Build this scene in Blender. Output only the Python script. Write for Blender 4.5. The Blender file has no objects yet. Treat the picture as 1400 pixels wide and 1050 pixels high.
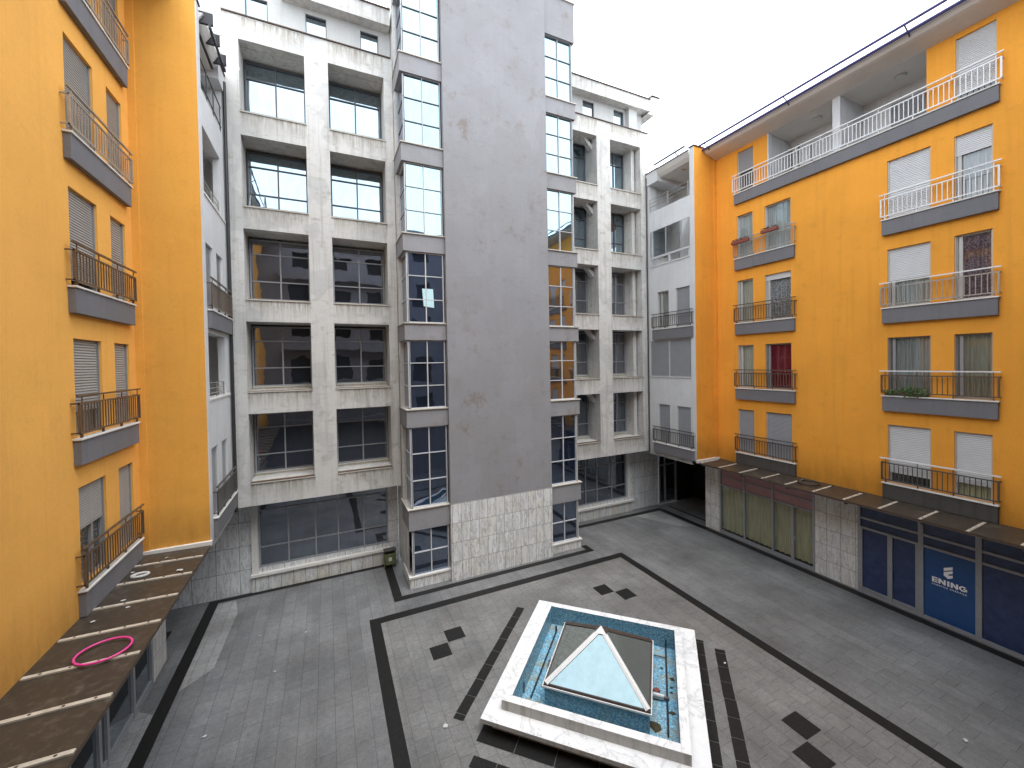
import bpy, bmesh, math, random
from mathutils import Vector, Matrix
random.seed(7)
sc = bpy.context.scene
col = sc.collection
PI = math.pi
# ------------------------------------------------------------------ materials
def newmat(name):
    m = bpy.data.materials.new(name); m.use_nodes = True
    nt = m.node_tree; nt.nodes.clear()
    out = nt.nodes.new('ShaderNodeOutputMaterial')
    return m, nt, out
def N(nt, t, **kw):
    n = nt.nodes.new(t)
    for k, v in kw.items():
        if k in n.inputs.keys(): n.inputs[k].default_value = v
        else: setattr(n, k, v)
    return n
def L(nt, a, b): nt.links.new(a, b)
def c4(c): return (c[0], c[1], c[2], 1)
def pos(nt, scale=(1, 1, 1), rot=(0, 0, 0)):
    g = N(nt, 'ShaderNodeNewGeometry'); mp = N(nt, 'ShaderNodeMapping')
    mp.inputs['Scale'].default_value = scale; mp.inputs['Rotation'].default_value = rot
    L(nt, g.outputs['Position'], mp.inputs['Vector']); return mp.outputs[0]
def noise(nt, vec, scale, detail=4, rough=.55):
    n = N(nt, 'ShaderNodeTexNoise'); n.inputs['Scale'].default_value = scale
    n.inputs['Detail'].default_value = detail; n.inputs['Roughness'].default_value = rough
    L(nt, vec, n.inputs['Vector']); return n.outputs['Fac']
def ramp(nt, fac, stops):
    r = N(nt, 'ShaderNodeValToRGB'); el = r.color_ramp.elements
    el[0].position = stops[0][0]; el[0].color = c4(stops[0][1]) if len(stops[0][1]) == 3 else stops[0][1]
    el[1].position = stops[-1][0]; el[1].color = c4(stops[-1][1])
    for p, c in stops[1:-1]:
        e = el.new(p); e.color = c4(c)
    L(nt, fac, r.inputs[0]); return r.outputs[0]
def mix(nt, fac, a, b, mode='MIX'):
    m = N(nt, 'ShaderNodeMix', data_type='RGBA', blend_type=mode)
    for s, v in ((m.inputs[0], fac), (m.inputs[6], a), (m.inputs[7], b)):
        if isinstance(v, (int, float)): s.default_value = v
        elif isinstance(v, tuple): s.default_value = c4(v)
        else: L(nt, v, s)
    return m.outputs[2]
def bump(nt, h, strength, dist=.02):
    b = N(nt, 'ShaderNodeBump'); b.inputs['Strength'].default_value = strength; b.inputs['Distance'].default_value = dist
    L(nt, h, b.inputs['Height']); return b.outputs[0]
def finish(nt, out, color, rough=.7, metal=0, nrm=None, spec=.5):
    p = N(nt, 'ShaderNodeBsdfPrincipled')
    if isinstance(color, tuple): p.inputs['Base Color'].default_value = c4(color)
    else: L(nt, color, p.inputs['Base Color'])
    if isinstance(rough, (int, float)): p.inputs['Roughness'].default_value = rough
    else: L(nt, rough, p.inputs['Roughness'])
    p.inputs['Metallic'].default_value = metal
    p.inputs['Specular IOR Level'].default_value = spec
    if nrm: L(nt, nrm, p.inputs['Normal'])
    L(nt, p.outputs[0], out.inputs[0]); return p
K = lambda v: (v, v, v)
def plain(name, c, rough=.5, metal=0, var=.12, scale=6, bs=.0, spec=.5):
    m, nt, out = newmat(name)
    v = pos(nt); n = noise(nt, v, scale, 5)
    colr = mix(nt, n, tuple(x*(1-var*1.6) for x in c), tuple(min(1, x*(1+var*1.2)) for x in c))
    finish(nt, out, colr, rough, metal, bump(nt, noise(nt, v, 60, 3), bs, .01) if bs else None, spec)
    return m
def zmask(nt, z0, z1):
    "1 at z0 fading to 0 at z1"
    g = N(nt, 'ShaderNodeNewGeometry'); s = N(nt, 'ShaderNodeSeparateXYZ'); L(nt, g.outputs['Position'], s.inputs[0])
    r = N(nt, 'ShaderNodeMapRange'); r.inputs[1].default_value = z0; r.inputs[2].default_value = z1
    r.inputs[3].default_value = 1; r.inputs[4].default_value = 0
    L(nt, s.outputs[2], r.inputs[0]); return r.outputs[0]
def mul(nt, a, b):
    m = N(nt, 'ShaderNodeMath', operation='MULTIPLY')
    for s, v in ((m.inputs[0], a), (m.inputs[1], b)):
        if isinstance(v, (int, float)): s.default_value = v
        else: L(nt, v, s)
    return m.outputs[0]
def stucco(name, base, dirt, amount=.5, streak=.5, grime_z=None, bs=.25, patch=None, rough=.85, sill=False, tstain=False):
    m, nt, out = newmat(name)
    v = pos(nt)
    big = ramp(nt, noise(nt, v, .55, 5, .6), [(.35, K(0)), (.7, K(1))])
    colr = mix(nt, big, tuple(x*.93 for x in base), tuple(min(1, x*1.06) for x in base))
    if patch:
        pm = ramp(nt, noise(nt, pos(nt, (1, 1, .7)), .9, 2, .4), [(.55, K(0)), (.57, K(1))])
        colr = mix(nt, mul(nt, pm, .6), colr, patch)
    fine = noise(nt, v, 22, 4, .65)
    colr = mix(nt, mul(nt, ramp(nt, fine, [(.35, K(1)), (.6, K(0))]), .18), colr, tuple(x*.7 for x in base))
    st = ramp(nt, noise(nt, pos(nt, (5, 5, .22)), 1.3, 5, .6), [(.5, K(0)), (.78, K(1))])
    colr = mix(nt, mul(nt, st, streak), colr, dirt)
    bl = ramp(nt, noise(nt, pos(nt, (1, 1, 1.4)), 2.3, 8, .72), [(.56, K(0)), (.75, K(1))])
    colr = mix(nt, mul(nt, bl, amount), colr, dirt)
    if sill:   # drips that start under the window sills, floor by floor
        g = N(nt, 'ShaderNodeNewGeometry'); s_ = N(nt, 'ShaderNodeSeparateXYZ'); L(nt, g.outputs['Position'], s_.inputs[0])
        a = N(nt, 'ShaderNodeMath', operation='SUBTRACT'); L(nt, s_.outputs[2], a.inputs[0]); a.inputs[1].default_value = 4.39-3.2825*2
        b = N(nt, 'ShaderNodeMath', operation='DIVIDE'); L(nt, a.outputs[0], b.inputs[0]); b.inputs[1].default_value = 3.2825
        f = N(nt, 'ShaderNodeMath', operation='FRACT'); L(nt, b.outputs[0], f.inputs[0])
        q = N(nt, 'ShaderNodeMapRange'); q.inputs[1].default_value = .80; q.inputs[2].default_value = 1.0; L(nt, f.outputs[0], q.inputs[0])
        dn = ramp(nt, noise(nt, pos(nt, (9, 9, .8)), 1.6, 5, .7), [(.38, K(0)), (.66, K(1))])
        xr = N(nt, 'ShaderNodeMapRange'); xr.inputs[1].default_value = -4; xr.inputs[2].default_value = 18; L(nt, s_.outputs[0], xr.inputs[0])
        rr = N(nt, 'ShaderNodeValToRGB'); rr.color_ramp.interpolation = 'CONSTANT'; el_ = rr.color_ramp.elements; el_[0].position = 0; el_[0].color = (0, 0, 0, 1); el_[1].position = .0659; el_[1].color = (1, 1, 1, 1)
        for p_, c_ in ((.159, 0), (.1955, 1), (.2877, 0), (.6727, 1), (.7609, 0), (.7991, 1), (.8914, 0)): e_ = el_.new(p_); e_.color = (c_, c_, c_, 1)
        L(nt, xr.outputs[0], rr.inputs[0])
        colr = mix(nt, mul(nt, mul(nt, mul(nt, q.outputs[0], rr.outputs[0]), dn), .9), colr, (.20, .155, .10))
        sm_ = ramp(nt, noise(nt, pos(nt, (1.2, 1.2, 3.2)), 1.7, 7, .75), [(.54, K(0)), (.7, K(1))])
        colr = mix(nt, mul(nt, sm_, .45), colr, (.33, .32, .27))
    if tstain:   # brownish blooms in the render high on the tower
        zz = zmask(nt, 20.5, 12.5)
        sm_ = ramp(nt, noise(nt, pos(nt, (1, 1, .8)), 1.5, 9, .8), [(.53, K(0)), (.62, K(1))])
        colr = mix(nt, mul(nt, mul(nt, sm_, .75), ramp(nt, noise(nt, pos(nt), .33, 2), [(.42, K(0)), (.6, K(1))])), colr, (.20, .165, .14))
        ck = ramp(nt, noise(nt, pos(nt, (.6, 1, 5)), 1.3, 8, .7), [(.49, K(0)), (.5, K(1)), (.51, K(0))])
        colr = mix(nt, mul(nt, mul(nt, ck, .5), ramp(nt, noise(nt, pos(nt, (1, 1, 2)), .6, 2), [(.55, K(0)), (.65, K(1))])), colr, (.12, .11, .11))
    if grime_z:
        gz = mul(nt, zmask(nt, *grime_z), noise(nt, pos(nt, (2, 2, .6)), 1.6, 5, .7))
        colr = mix(nt, gz, colr, tuple(x*.35 for x in dirt))
    h = noise(nt, v, 45, 4, .7)
    finish(nt, out, colr, rough, 0, bump(nt, h, bs, .015), .25)
    return m
def marble(name, tw, th, axis, base=(.62, .61, .60), vein=(.25, .25, .25), warm=(.5, .44, .33), mortar=.006, wamt=.5, rough=.35, off=0.0, voff=0.0, vs=1.0, vamt=.8, dist=.55):
    "cladding of stone slabs, every slab with its own veining; axis 'X' or 'Y' runs along the wall, 'T' = a flat top"
    m, nt, out = newmat(name)
    g = N(nt, 'ShaderNodeNewGeometry'); s = N(nt, 'ShaderNodeSeparateXYZ'); L(nt, g.outputs['Position'], s.inputs[0])
    cb = N(nt, 'ShaderNodeCombineXYZ')
    L(nt, s.outputs[1 if axis == 'Y' else 0], cb.inputs[0]); L(nt, s.outputs[1 if axis == 'T' else 2], cb.inputs[1])
    mp = N(nt, 'ShaderNodeMapping'); mp.inputs['Location'].default_value = (off, voff, 0)
    L(nt, cb.outputs[0], mp.inputs['Vector'])
    b = N(nt, 'ShaderNodeTexBrick'); b.offset = 0; b.inputs['Scale'].default_value = 1
    b.inputs['Color1'].default_value = (0, 0, 0, 1); b.inputs['Color2'].default_value = (1, 1, 1, 1); b.inputs['Mortar'].default_value = (.5, .5, .5, 1)
    b.inputs['Mortar Size'].default_value = mortar; b.inputs['Mortar Smooth'].default_value = .1
    b.inputs['Brick Width'].default_value = tw; b.inputs['Row Height'].default_value = th
    L(nt, mp.outputs[0], b.inputs['Vector'])
    sc_ = N(nt, 'ShaderNodeVectorMath', operation='SCALE'); L(nt, b.outputs['Color'], sc_.inputs[0]); sc_.inputs[3].default_value = 37
    ad = N(nt, 'ShaderNodeVectorMath', operation='ADD'); L(nt, g.outputs['Position'], ad.inputs[0]); L(nt, sc_.outputs[0], ad.inputs[1])
    vv = N(nt, 'ShaderNodeMapping'); vv.inputs['Scale'].default_value = (4.6*vs, 4.6*vs, .85*vs); vv.inputs['Rotation'].default_value = (.35, .4, .2)
    L(nt, ad.outputs[0], vv.inputs['Vector'])
    w = N(nt, 'ShaderNodeTexNoise'); w.inputs['Scale'].default_value = 1.6; w.inputs['Detail'].default_value = 8; w.inputs['Roughness'].default_value = .62; w.inputs['Distortion'].default_value = dist
    L(nt, vv.outputs[0], w.inputs['Vector'])
    vn = ramp(nt, w.outputs['Fac'], [(.28, K(.8)), (.40, K(.12)), (.455, K(.3)), (.485, K(1)), (.51, K(.15)), (.60, K(0)), (.72, K(.35))])
    wm = ramp(nt, noise(nt, ad.outputs[0], .9, 3), [(.42, K(0)), (.7, K(1))])
    colr = mix(nt, mul(nt, wm, wamt), base, warm)
    colr = mix(nt, mul(nt, vn, vamt), colr, vein)
    colr = mix(nt, mul(nt, b.outputs['Color'], .28), colr, tuple(x*.75 for x in base))
    colr = mix(nt, b.outputs['Fac'], colr, (.09, .09, .085))
    finish(nt, out, colr, rough, 0, bump(nt, mul(nt, b.outputs['Fac'], -1), .4, .01))
    return m
def mirror_glass(name, tint=(.62, .84, .90), base=(.012, .014, .018), k=.52, wav=.05):
    m, nt, out = newmat(name)
    v = pos(nt)
    nb = bump(nt, noise(nt, v, 1.1, 2, .4), wav, .12)
    d = N(nt, 'ShaderNodeBsdfPrincipled'); d.inputs['Base Color'].default_value = c4(base); d.inputs['Roughness'].default_value = .1; d.inputs['Specular IOR Level'].default_value = .3
    g = N(nt, 'ShaderNodeBsdfGlossy'); g.inputs['Color'].default_value = c4(tint); g.inputs['Roughness'].default_value = .015
    L(nt, nb, g.inputs['Normal'])
    ms = N(nt, 'ShaderNodeMixShader')
    lw = N(nt, 'ShaderNodeLayerWeight'); lw.inputs['Blend'].default_value = .35
    r = N(nt, 'ShaderNodeMapRange'); r.inputs[3].default_value = k; r.inputs[4].default_value = min(1, k+.3); L(nt, lw.outputs['Facing'], r.inputs[0])
    dm = mul(nt, r.outputs[0], ramp(nt, noise(nt, pos(nt, (3, 3, .8)), 1.5, 6, .7), [(.2, K(.8)), (.6, K(1))]))
    L(nt, dm, ms.inputs[0]); L(nt, d.outputs[0], ms.inputs[1]); L(nt, g.outputs[0], ms.inputs[2]); L(nt, ms.outputs[0], out.inputs[0])
    return m
def clear_glass(name, tint=(.75, .8, .8), k=.12):
    m, nt, out = newmat(name)
    t = N(nt, 'ShaderNodeBsdfTransparent'); t.inputs['Color'].default_value = c4(tint)
    g = N(nt, 'ShaderNodeBsdfGlossy'); g.inputs['Roughness'].default_value = .02; g.inputs['Color'].default_value = (.8, .85, .9, 1)
    ms = N(nt, 'ShaderNodeMixShader'); lw = N(nt, 'ShaderNodeLayerWeight'); lw.inputs['Blend'].default_value = .3
    r = N(nt, 'ShaderNodeMapRange'); r.inputs[3].default_value = k; r.inputs[4].default_value = .7; L(nt, lw.outputs['Fresnel'], r.inputs[0])
    L(nt, r.outputs[0], ms.inputs[0]); L(nt, t.outputs[0], ms.inputs[1]); L(nt, g.outputs[0], ms.inputs[2]); L(nt, ms.outputs[0], out.inputs[0])
    return m
def cloth(name, c, c2=None, stripes=0):
    m, nt, out = newmat(name)
    v = pos(nt, (9, 9, .5)); n = noise(nt, v, 2.2, 4)
    colr = mix(nt, n, tuple(x*.45 for x in c), tuple(min(1, x*1.35) for x in c))
    if c2:
        p = ramp(nt, noise(nt, pos(nt, (6, 6, 6)), 3.2, 6, .75), [(.48, K(0)), (.56, K(1))])
        colr = mix(nt, mul(nt, p, .8), colr, c2)
    finish(nt, out, colr, .9, 0, None, .1)
    return m
def paving(name, c, c2, brown=(.1, .085, .06), bamt=.3, rough=.5, bw=.6, rh=.3):
    m, nt, out = newmat(name)
    g = N(nt, 'ShaderNodeNewGeometry'); s = N(nt, 'ShaderNodeSeparateXYZ'); L(nt, g.outputs['Position'], s.inputs[0])
    cb = N(nt, 'ShaderNodeCombineXYZ'); L(nt, s.outputs[1], cb.inputs[0]); L(nt, s.outputs[0], cb.inputs[1])
    b = N(nt, 'ShaderNodeTexBrick'); b.offset = .37; b.offset_frequency = 2; b.inputs['Scale'].default_value = 1
    b.inputs['Color1'].default_value = (0, 0, 0, 1); b.inputs['Color2'].default_value = (1, 1, 1, 1); b.inputs['Mortar'].default_value = (.5, .5, .5, 1)
    b.inputs['Mortar Size'].default_value = .008; b.inputs['Mortar Smooth'].default_value = .3
    b.inputs['Brick Width'].default_value = bw; b.inputs['Row Height'].default_value = rh
    L(nt, cb.outputs[0], b.inputs['Vector'])
    v = pos(nt)
    # long worn rows as well as single slabs differ in tone
    rowm = N(nt, 'ShaderNodeMapping'); rowm.inputs['Scale'].default_value = (3.333, .12, 1); L(nt, g.outputs['Position'], rowm.inputs['Vector'])
    rown = N(nt, 'ShaderNodeTexVoronoi'); rown.inputs['Scale'].default_value = 1; L(nt, rowm.outputs[0], rown.inputs['Vector'])
    t = mix(nt, .5, b.outputs['Color'], rown.outputs['Color'])
    bw_ = N(nt, 'ShaderNodeRGBToBW'); L(nt, t, bw_.inputs[0])
    colr = mix(nt, bw_.outputs[0], c, c2)
    big = ramp(nt, noise(nt, v, .45, 6, .6), [(.3, K(.62)), (.72, K(1.25))])
    colr = mix(nt, 1.0, colr, big, 'MULTIPLY')
    spk = ramp(nt, noise(nt, v, 42, 5, .8), [(.3, K(.55)), (.7, K(1.5))])
    colr = mix(nt, .75, colr, mix(nt, 1.0, colr, spk, 'MULTIPLY'))
    spk2 = ramp(nt, noise(nt, v, 9, 6, .75), [(.35, K(.7)), (.7, K(1.3))])
    colr = mix(nt, .6, colr, mix(nt, 1.0, colr, spk2, 'MULTIPLY'))
    br = ramp(nt, noise(nt, v, .7, 5, .65), [(.45, K(0)), (.75, K(1))])
    colr = mix(nt, mul(nt, br, bamt), colr, brown)
    # brown tint grows to the right hand side of the yard
    mr = N(nt, 'ShaderNodeMapRange'); mr.inputs[1].default_value = 5; mr.inputs[2].default_value = 12; mr.inputs[4].default_value = .4; L(nt, s.outputs[0], mr.inputs[0])
    colr = mix(nt, mul(nt, mr.outputs[0], bamt*1.6), colr, brown)
    colr = mix(nt, mul(nt, b.outputs['Fac'], .5), colr, (.03, .029, .028))
    rg = N(nt, 'ShaderNodeMapRange'); rg.inputs[1].default_value = .35; rg.inputs[2].default_value = .7; rg.inputs[3].default_value = rough-.14; rg.inputs[4].default_value = rough+.2
    L(nt, noise(nt, v, .8, 5, .6), rg.inputs[0])
    h = mix(nt, b.outputs['Fac'], noise(nt, v, 30, 4, .7), (0, 0, 0))
    finish(nt, out, colr, rg.outputs[0], 0, bump(nt, h, .35, .01), .45)
    return m
def mosaic(name, dirt=.4, bright=1.0):
    m, nt, out = newmat(name)
    v = pos(nt)
    vo = N(nt, 'ShaderNodeTexVoronoi'); vo.inputs['Scale'].default_value = 34; vo.distance = 'CHEBYCHEV'; vo.inputs['Randomness'].default_value = .6; L(nt, v, vo.inputs['Vector'])
    bw_ = N(nt, 'ShaderNodeRGBToBW'); L(nt, vo.outputs['Color'], bw_.inputs[0])
    colr = ramp(nt, bw_.outputs[0], [(.15, (.09, .17, .23)), (.4, (.10, .24, .34)), (.6, (.14, .32, .44)), (.85, (.24, .43, .52))])
    if bright != 1: colr = mix(nt, 1.0, colr, K(bright), 'MULTIPLY')
    d = ramp(nt, noise(nt, v, 2.6, 7, .7), [(.46, K(0)), (.60, K(1))])
    colr = mix(nt, mul(nt, d, dirt*.8), colr, (.34, .31, .20))
    d2 = ramp(nt, noise(nt, v, 5.6, 6, .7), [(.62, K(0)), (.7, K(1))])
    colr = mix(nt, mul(nt, d2, dirt), colr, (.10, .07, .04))
    finish(nt, out, colr, .25)
    return m
def orange(name, base, dirt): return stucco(name, base, dirt, .34, .22, (3.5, 4.9), .22, None, .9)

M = {}
M['orange'] = orange('orange_render', (.86, .365, .048), (.42, .20, .035))
M['orange_l'] = orange('orange_render_left', (.88, .445, .10), (.60, .29, .06))  # left wall's orange lightened to make up for its shade
M['orange_s'] = orange('orange_render_strip', (.82, .41, .078), (.54, .26, .05))  # separate copy of the left orange, toned for the shade on this face
M['ledge'] = stucco('grey_ledge_render', (.185, .183, .195), (.09, .088, .09), .3, .25)
M['tower'] = stucco('grey_tower_render', (.285, .284, .297), (.185, .178, .172), .55, .16, None, .3, (.265, .26, .268), tstain=True)
M['conc'] = stucco('white_concrete', (.61, .60, .575), (.27, .25, .21), .85, .65, None, .45, (.47, .47, .46), sill=True)
M['concwarm'] = stucco('stained_concrete', (.62, .59, .52), (.30, .27, .20), .6, .55, None, .35)
M['white'] = stucco('white_render', (.66, .67, .68), (.40, .40, .38), .35, .3, (3.4, 5.0), .2)
M['attic'] = stucco('attic_render', (.50, .50, .49), (.33, .32, .30), .4, .35, None, .2)
M['soffit'] = stucco('soffit_render', (.70, .67, .63), (.5, .46, .4), .3, .1, None, .15)
M['rear'] = stucco('rear_render', (.22, .225, .25), (.2, .2, .2), .3, .3)
M['coping'] = stucco('stone_coping', (.55, .52, .46), (.22, .17, .11), .7, .3, None, .3)
M['flash'] = stucco('rusty_flashing', (.10, .07, .055), (.22, .09, .05), .7, .1, None, .3)
M['marble_tower'] = marble('tower_marble', .37, .757, 'X', (.78, .79, .79), (.24, .25, .25), (.66, .61, .49), .006, .55, off=.12, vamt=.9)
M['marble_back'] = marble('back_wall_marble', .73, .9, 'X', (.74, .75, .76), (.28, .29, .30), (.56, .53, .44), .007, .35, off=.2)
M['marble_side'] = marble('pillar_marble', .47, .62, 'Y', (.78, .78, .77), (.32, .29, .26), (.66, .59, .46), .006, .5)
M['marble_band'] = marble('plinth_marble', .42, 1.3, 'X', (.66, .67, .66), (.28, .28, .26), (.60, .52, .36), .007, .8, off=.1, voff=.1)
M['marble_white'] = marble('fountain_marble', 60, 60, 'T', (.86, .865, .87), (.38, .38, .38), (.82, .80, .75), 0, .2, .4, 30.3, 30.2, .20, .55, .8)
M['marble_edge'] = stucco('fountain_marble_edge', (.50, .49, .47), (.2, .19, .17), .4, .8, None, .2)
M['sill'] = stucco('white_sill', (.72, .70, .66), (.40, .34, .24), .5, .2, None, .2)
M['mirror'] = mirror_glass('mirror_glass', (.64, .80, .90))
M['mirror_low'] = mirror_glass('dark_mirror_glass', (.60, .66, .76), (.026, .032, .042), .34, .05)
M['mirror_bay'] = mirror_glass('bay_mirror_glass', (.60, .84, .92), (.012, .016, .026), .48, .04)
M['mirror_blue'] = mirror_glass('bay_blue_glass', (.42, .50, .66), (.014, .02, .034), .40, .05)
M['mirror_mid'] = mirror_glass('neutral_mirror_glass', (.64, .66, .72), (.024, .028, .036), .44, .05)
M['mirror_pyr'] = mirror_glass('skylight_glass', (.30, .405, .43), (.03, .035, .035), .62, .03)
M['mirror_pyr_dark'] = mirror_glass('skylight_glass_dull', (.50, .58, .56), (.17, .185, .175), .25, .05)  # faces mirroring buildings: their greyer reflection is put into the glass colour
M['glass'] = clear_glass('window_glass', (.92, .95, .95), .07)
M['shopglass'] = mirror_glass('shop_glass', (.7, .78, .85), (.05, .058, .065), .38, .04)
M['alu'] = plain('grey_aluminium', (.33, .34, .36), .4, .2, .12, 8)
M['alu_dark'] = plain('dark_aluminium', (.09, .095, .105), .45, .2, .15, 8)
M['alu_white'] = plain('white_aluminium', (.55, .55, .56), .4, 0, .1, 5)
M['upvc'] = plain('window_frame_white', (.50, .49, .47), .4, 0, .08, 5)
M['upvc_dim'] = plain('window_frame_grey', (.28, .275, .27), .4, 0, .12, 5)
M['shutter'] = plain('shutter_white', (.60, .61, .62), .5, 0, .07, 3)
M['shutter_grey'] = plain('shutter_grey', (.30, .31, .33), .5, 0, .08, 3)
M['shutter_l'] = plain('shutter_left', (.33, .325, .31), .5, 0, .10, 3)
M['rail_white'] = plain('railing_white', (.75, .75, .75), .35, 0, .08, 5)
M['rail_brown'] = plain('railing_brown', (.17, .125, .09), .4, .5, .25, 9)
M['rail_steel'] = plain('railing_steel', (.40, .38, .35), .35, .4, .2, 9)
M['rail_dark'] = plain('railing_dark', (.11, .10, .095), .5, .4, .3, 9)
M['canopy'] = stucco('dirty_canopy_sheet', (.050, .040, .031), (.15, .13, .10), .9, .45, None, .12, None, .38)
M['bar'] = plain('glazing_bar_metal', (.58, .53, .45), .5, .2, .3, 6)
M['bolt'] = plain('bolt_rust', (.09, .06, .04), .6, .3)
M['dark'] = plain('dark_interior', (.012, .012, .013), .9)  # near-black colour stands in for unlit depth
M['dim'] = plain('dim_interior', (.06, .055, .05), .9)
M['granite'] = plain('black_granite', (.017, .0165, .016), .5, 0, .45, 14, .1, .2)
M['pave'] = paving('grey_paving', (.142, .146, .15), (.20, .204, .208), (.17, .155, .13), .18, .5, .8, .4)
M['pave_in'] = paving('inner_paving', (.156, .157, .156), (.212, .211, .206), (.17, .15, .115), .26, .5, .4, .4)
M['pave_light'] = paving('light_paving', (.27, .275, .275), (.35, .35, .345), (.22, .20, .17), .2)
M['land'] = plain('bare_ground', (.12, .12, .11), .9)
M['mosaic'] = mosaic('blue_mosaic', .12)
M['mosaic_floor'] = mosaic('blue_mosaic_floor', .85, 1.5)
M['brownframe'] = plain('brown_anodised_frame', (.11, .085, .075), .4, .3, .2, 6)
M['frame_skywhite'] = plain('sky_white_cap', (.80, .80, .79), .4, 0, .05, 5)  # ridge caps: sky reflected by the frame, put in as white
M['steel'] = plain('steel', (.45, .45, .44), .3, .8, .2, 8)
M['pipe_black'] = plain('black_pipe', (.03, .03, .032), .45, 0, .3, 8)
M['gutter'] = plain('blue_gutter_pipe', (.07, .065, .22), .35, .2, .2, 4)
M['gutter_grey'] = plain('grey_gutter_pipe', (.10, .09, .12), .35, .2, .2, 4)
M['pink'] = plain('pink_plastic', (.75, .06, .30), .35)
M['black_plastic'] = plain('black_plastic', (.03, .028, .026), .5)
M['pinkfilm'] = plain('pink_film', (.42, .24, .25), .25, 0, .15, 3)
M['navyfilm'] = plain('navy_film', (.034, .052, .135), .22, 0, .35, 5)
M['bluefilm'] = plain('blue_film', (.020, .078, .235), .24, 0, .18, 2)
M['logo'] = plain('logo_white', (.95, .95, .96), .5, 0, .02)
M['ledge_grimy'] = stucco('grimy_ledge_render', (.085, .08, .074), (.03, .027, .022), .8, .5)
M['litter'] = plain('litter_paper', (.5, .5, .48), .7)
M['leafmud'] = plain('leaf_mud', (.06, .05, .025), .9, 0, .5, 12)
M['binm'] = stucco('bin_metal', (.13, .15, .07), (.30, .26, .16), .6, .5, None, .3, None, .6)
M['planter'] = plain('terracotta_planter', (.24, .065, .045), .6)
M['soil'] = plain('soil', (.04, .03, .02), .95)
M['leaf'] = plain('plant_leaf', (.08, .17, .035), .5, 0, .4, 20)
M['leaf_dry'] = plain('dry_plant_leaf', (.16, .07, .04), .7, 0, .4, 20)
M['lamp'] = plain('lamp_white_glass', (.6, .6, .58), .3)
M['pergola'] = plain('pergola_black', (.02, .02, .025), .5)
def transluc(name, c):
    m, nt, out = newmat(name); a = N(nt, 'ShaderNodeBsdfTranslucent'); a.inputs['Color'].default_value = c4(c); b = N(nt, 'ShaderNodeBsdfTransparent')
    v = N(nt, 'ShaderNodeMixShader'); L(nt, ramp(nt, noise(nt, pos(nt), 3, 3), [(.3, K(.35)), (.7, K(.5))]), v.inputs[0]); L(nt, a.outputs[0], v.inputs[1]); L(nt, b.outputs[0], v.inputs[2]); L(nt, v.outputs[0], out.inputs[0]); return m
M['pergola_sheet'] = transluc('pergola_white_sheet', (.85, .86, .87))
M['cyan'] = plain('pale_sky_reflection', (.55, .80, .85), .5)
M['garment'] = cloth('grey_cloth', (.35, .34, .33))
M['c_olive'] = cloth('olive_curtain', (.48, .45, .27))
M['c_sheer'] = cloth('sheer_curtain', (.42, .44, .43))
M['c_lace'] = cloth('lace_curtain', (.16, .16, .165), (.55, .55, .55))
M['c_cream'] = cloth('cream_curtain', (.44, .42, .33))
M['c_red'] = cloth('red_curtain', (.30, .025, .04))
M['c_pattern'] = cloth('patterned_curtain', (.17, .09, .12), (.42, .33, .33))
M['c_white'] = cloth('white_curtain', (.5, .5, .5))

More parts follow.
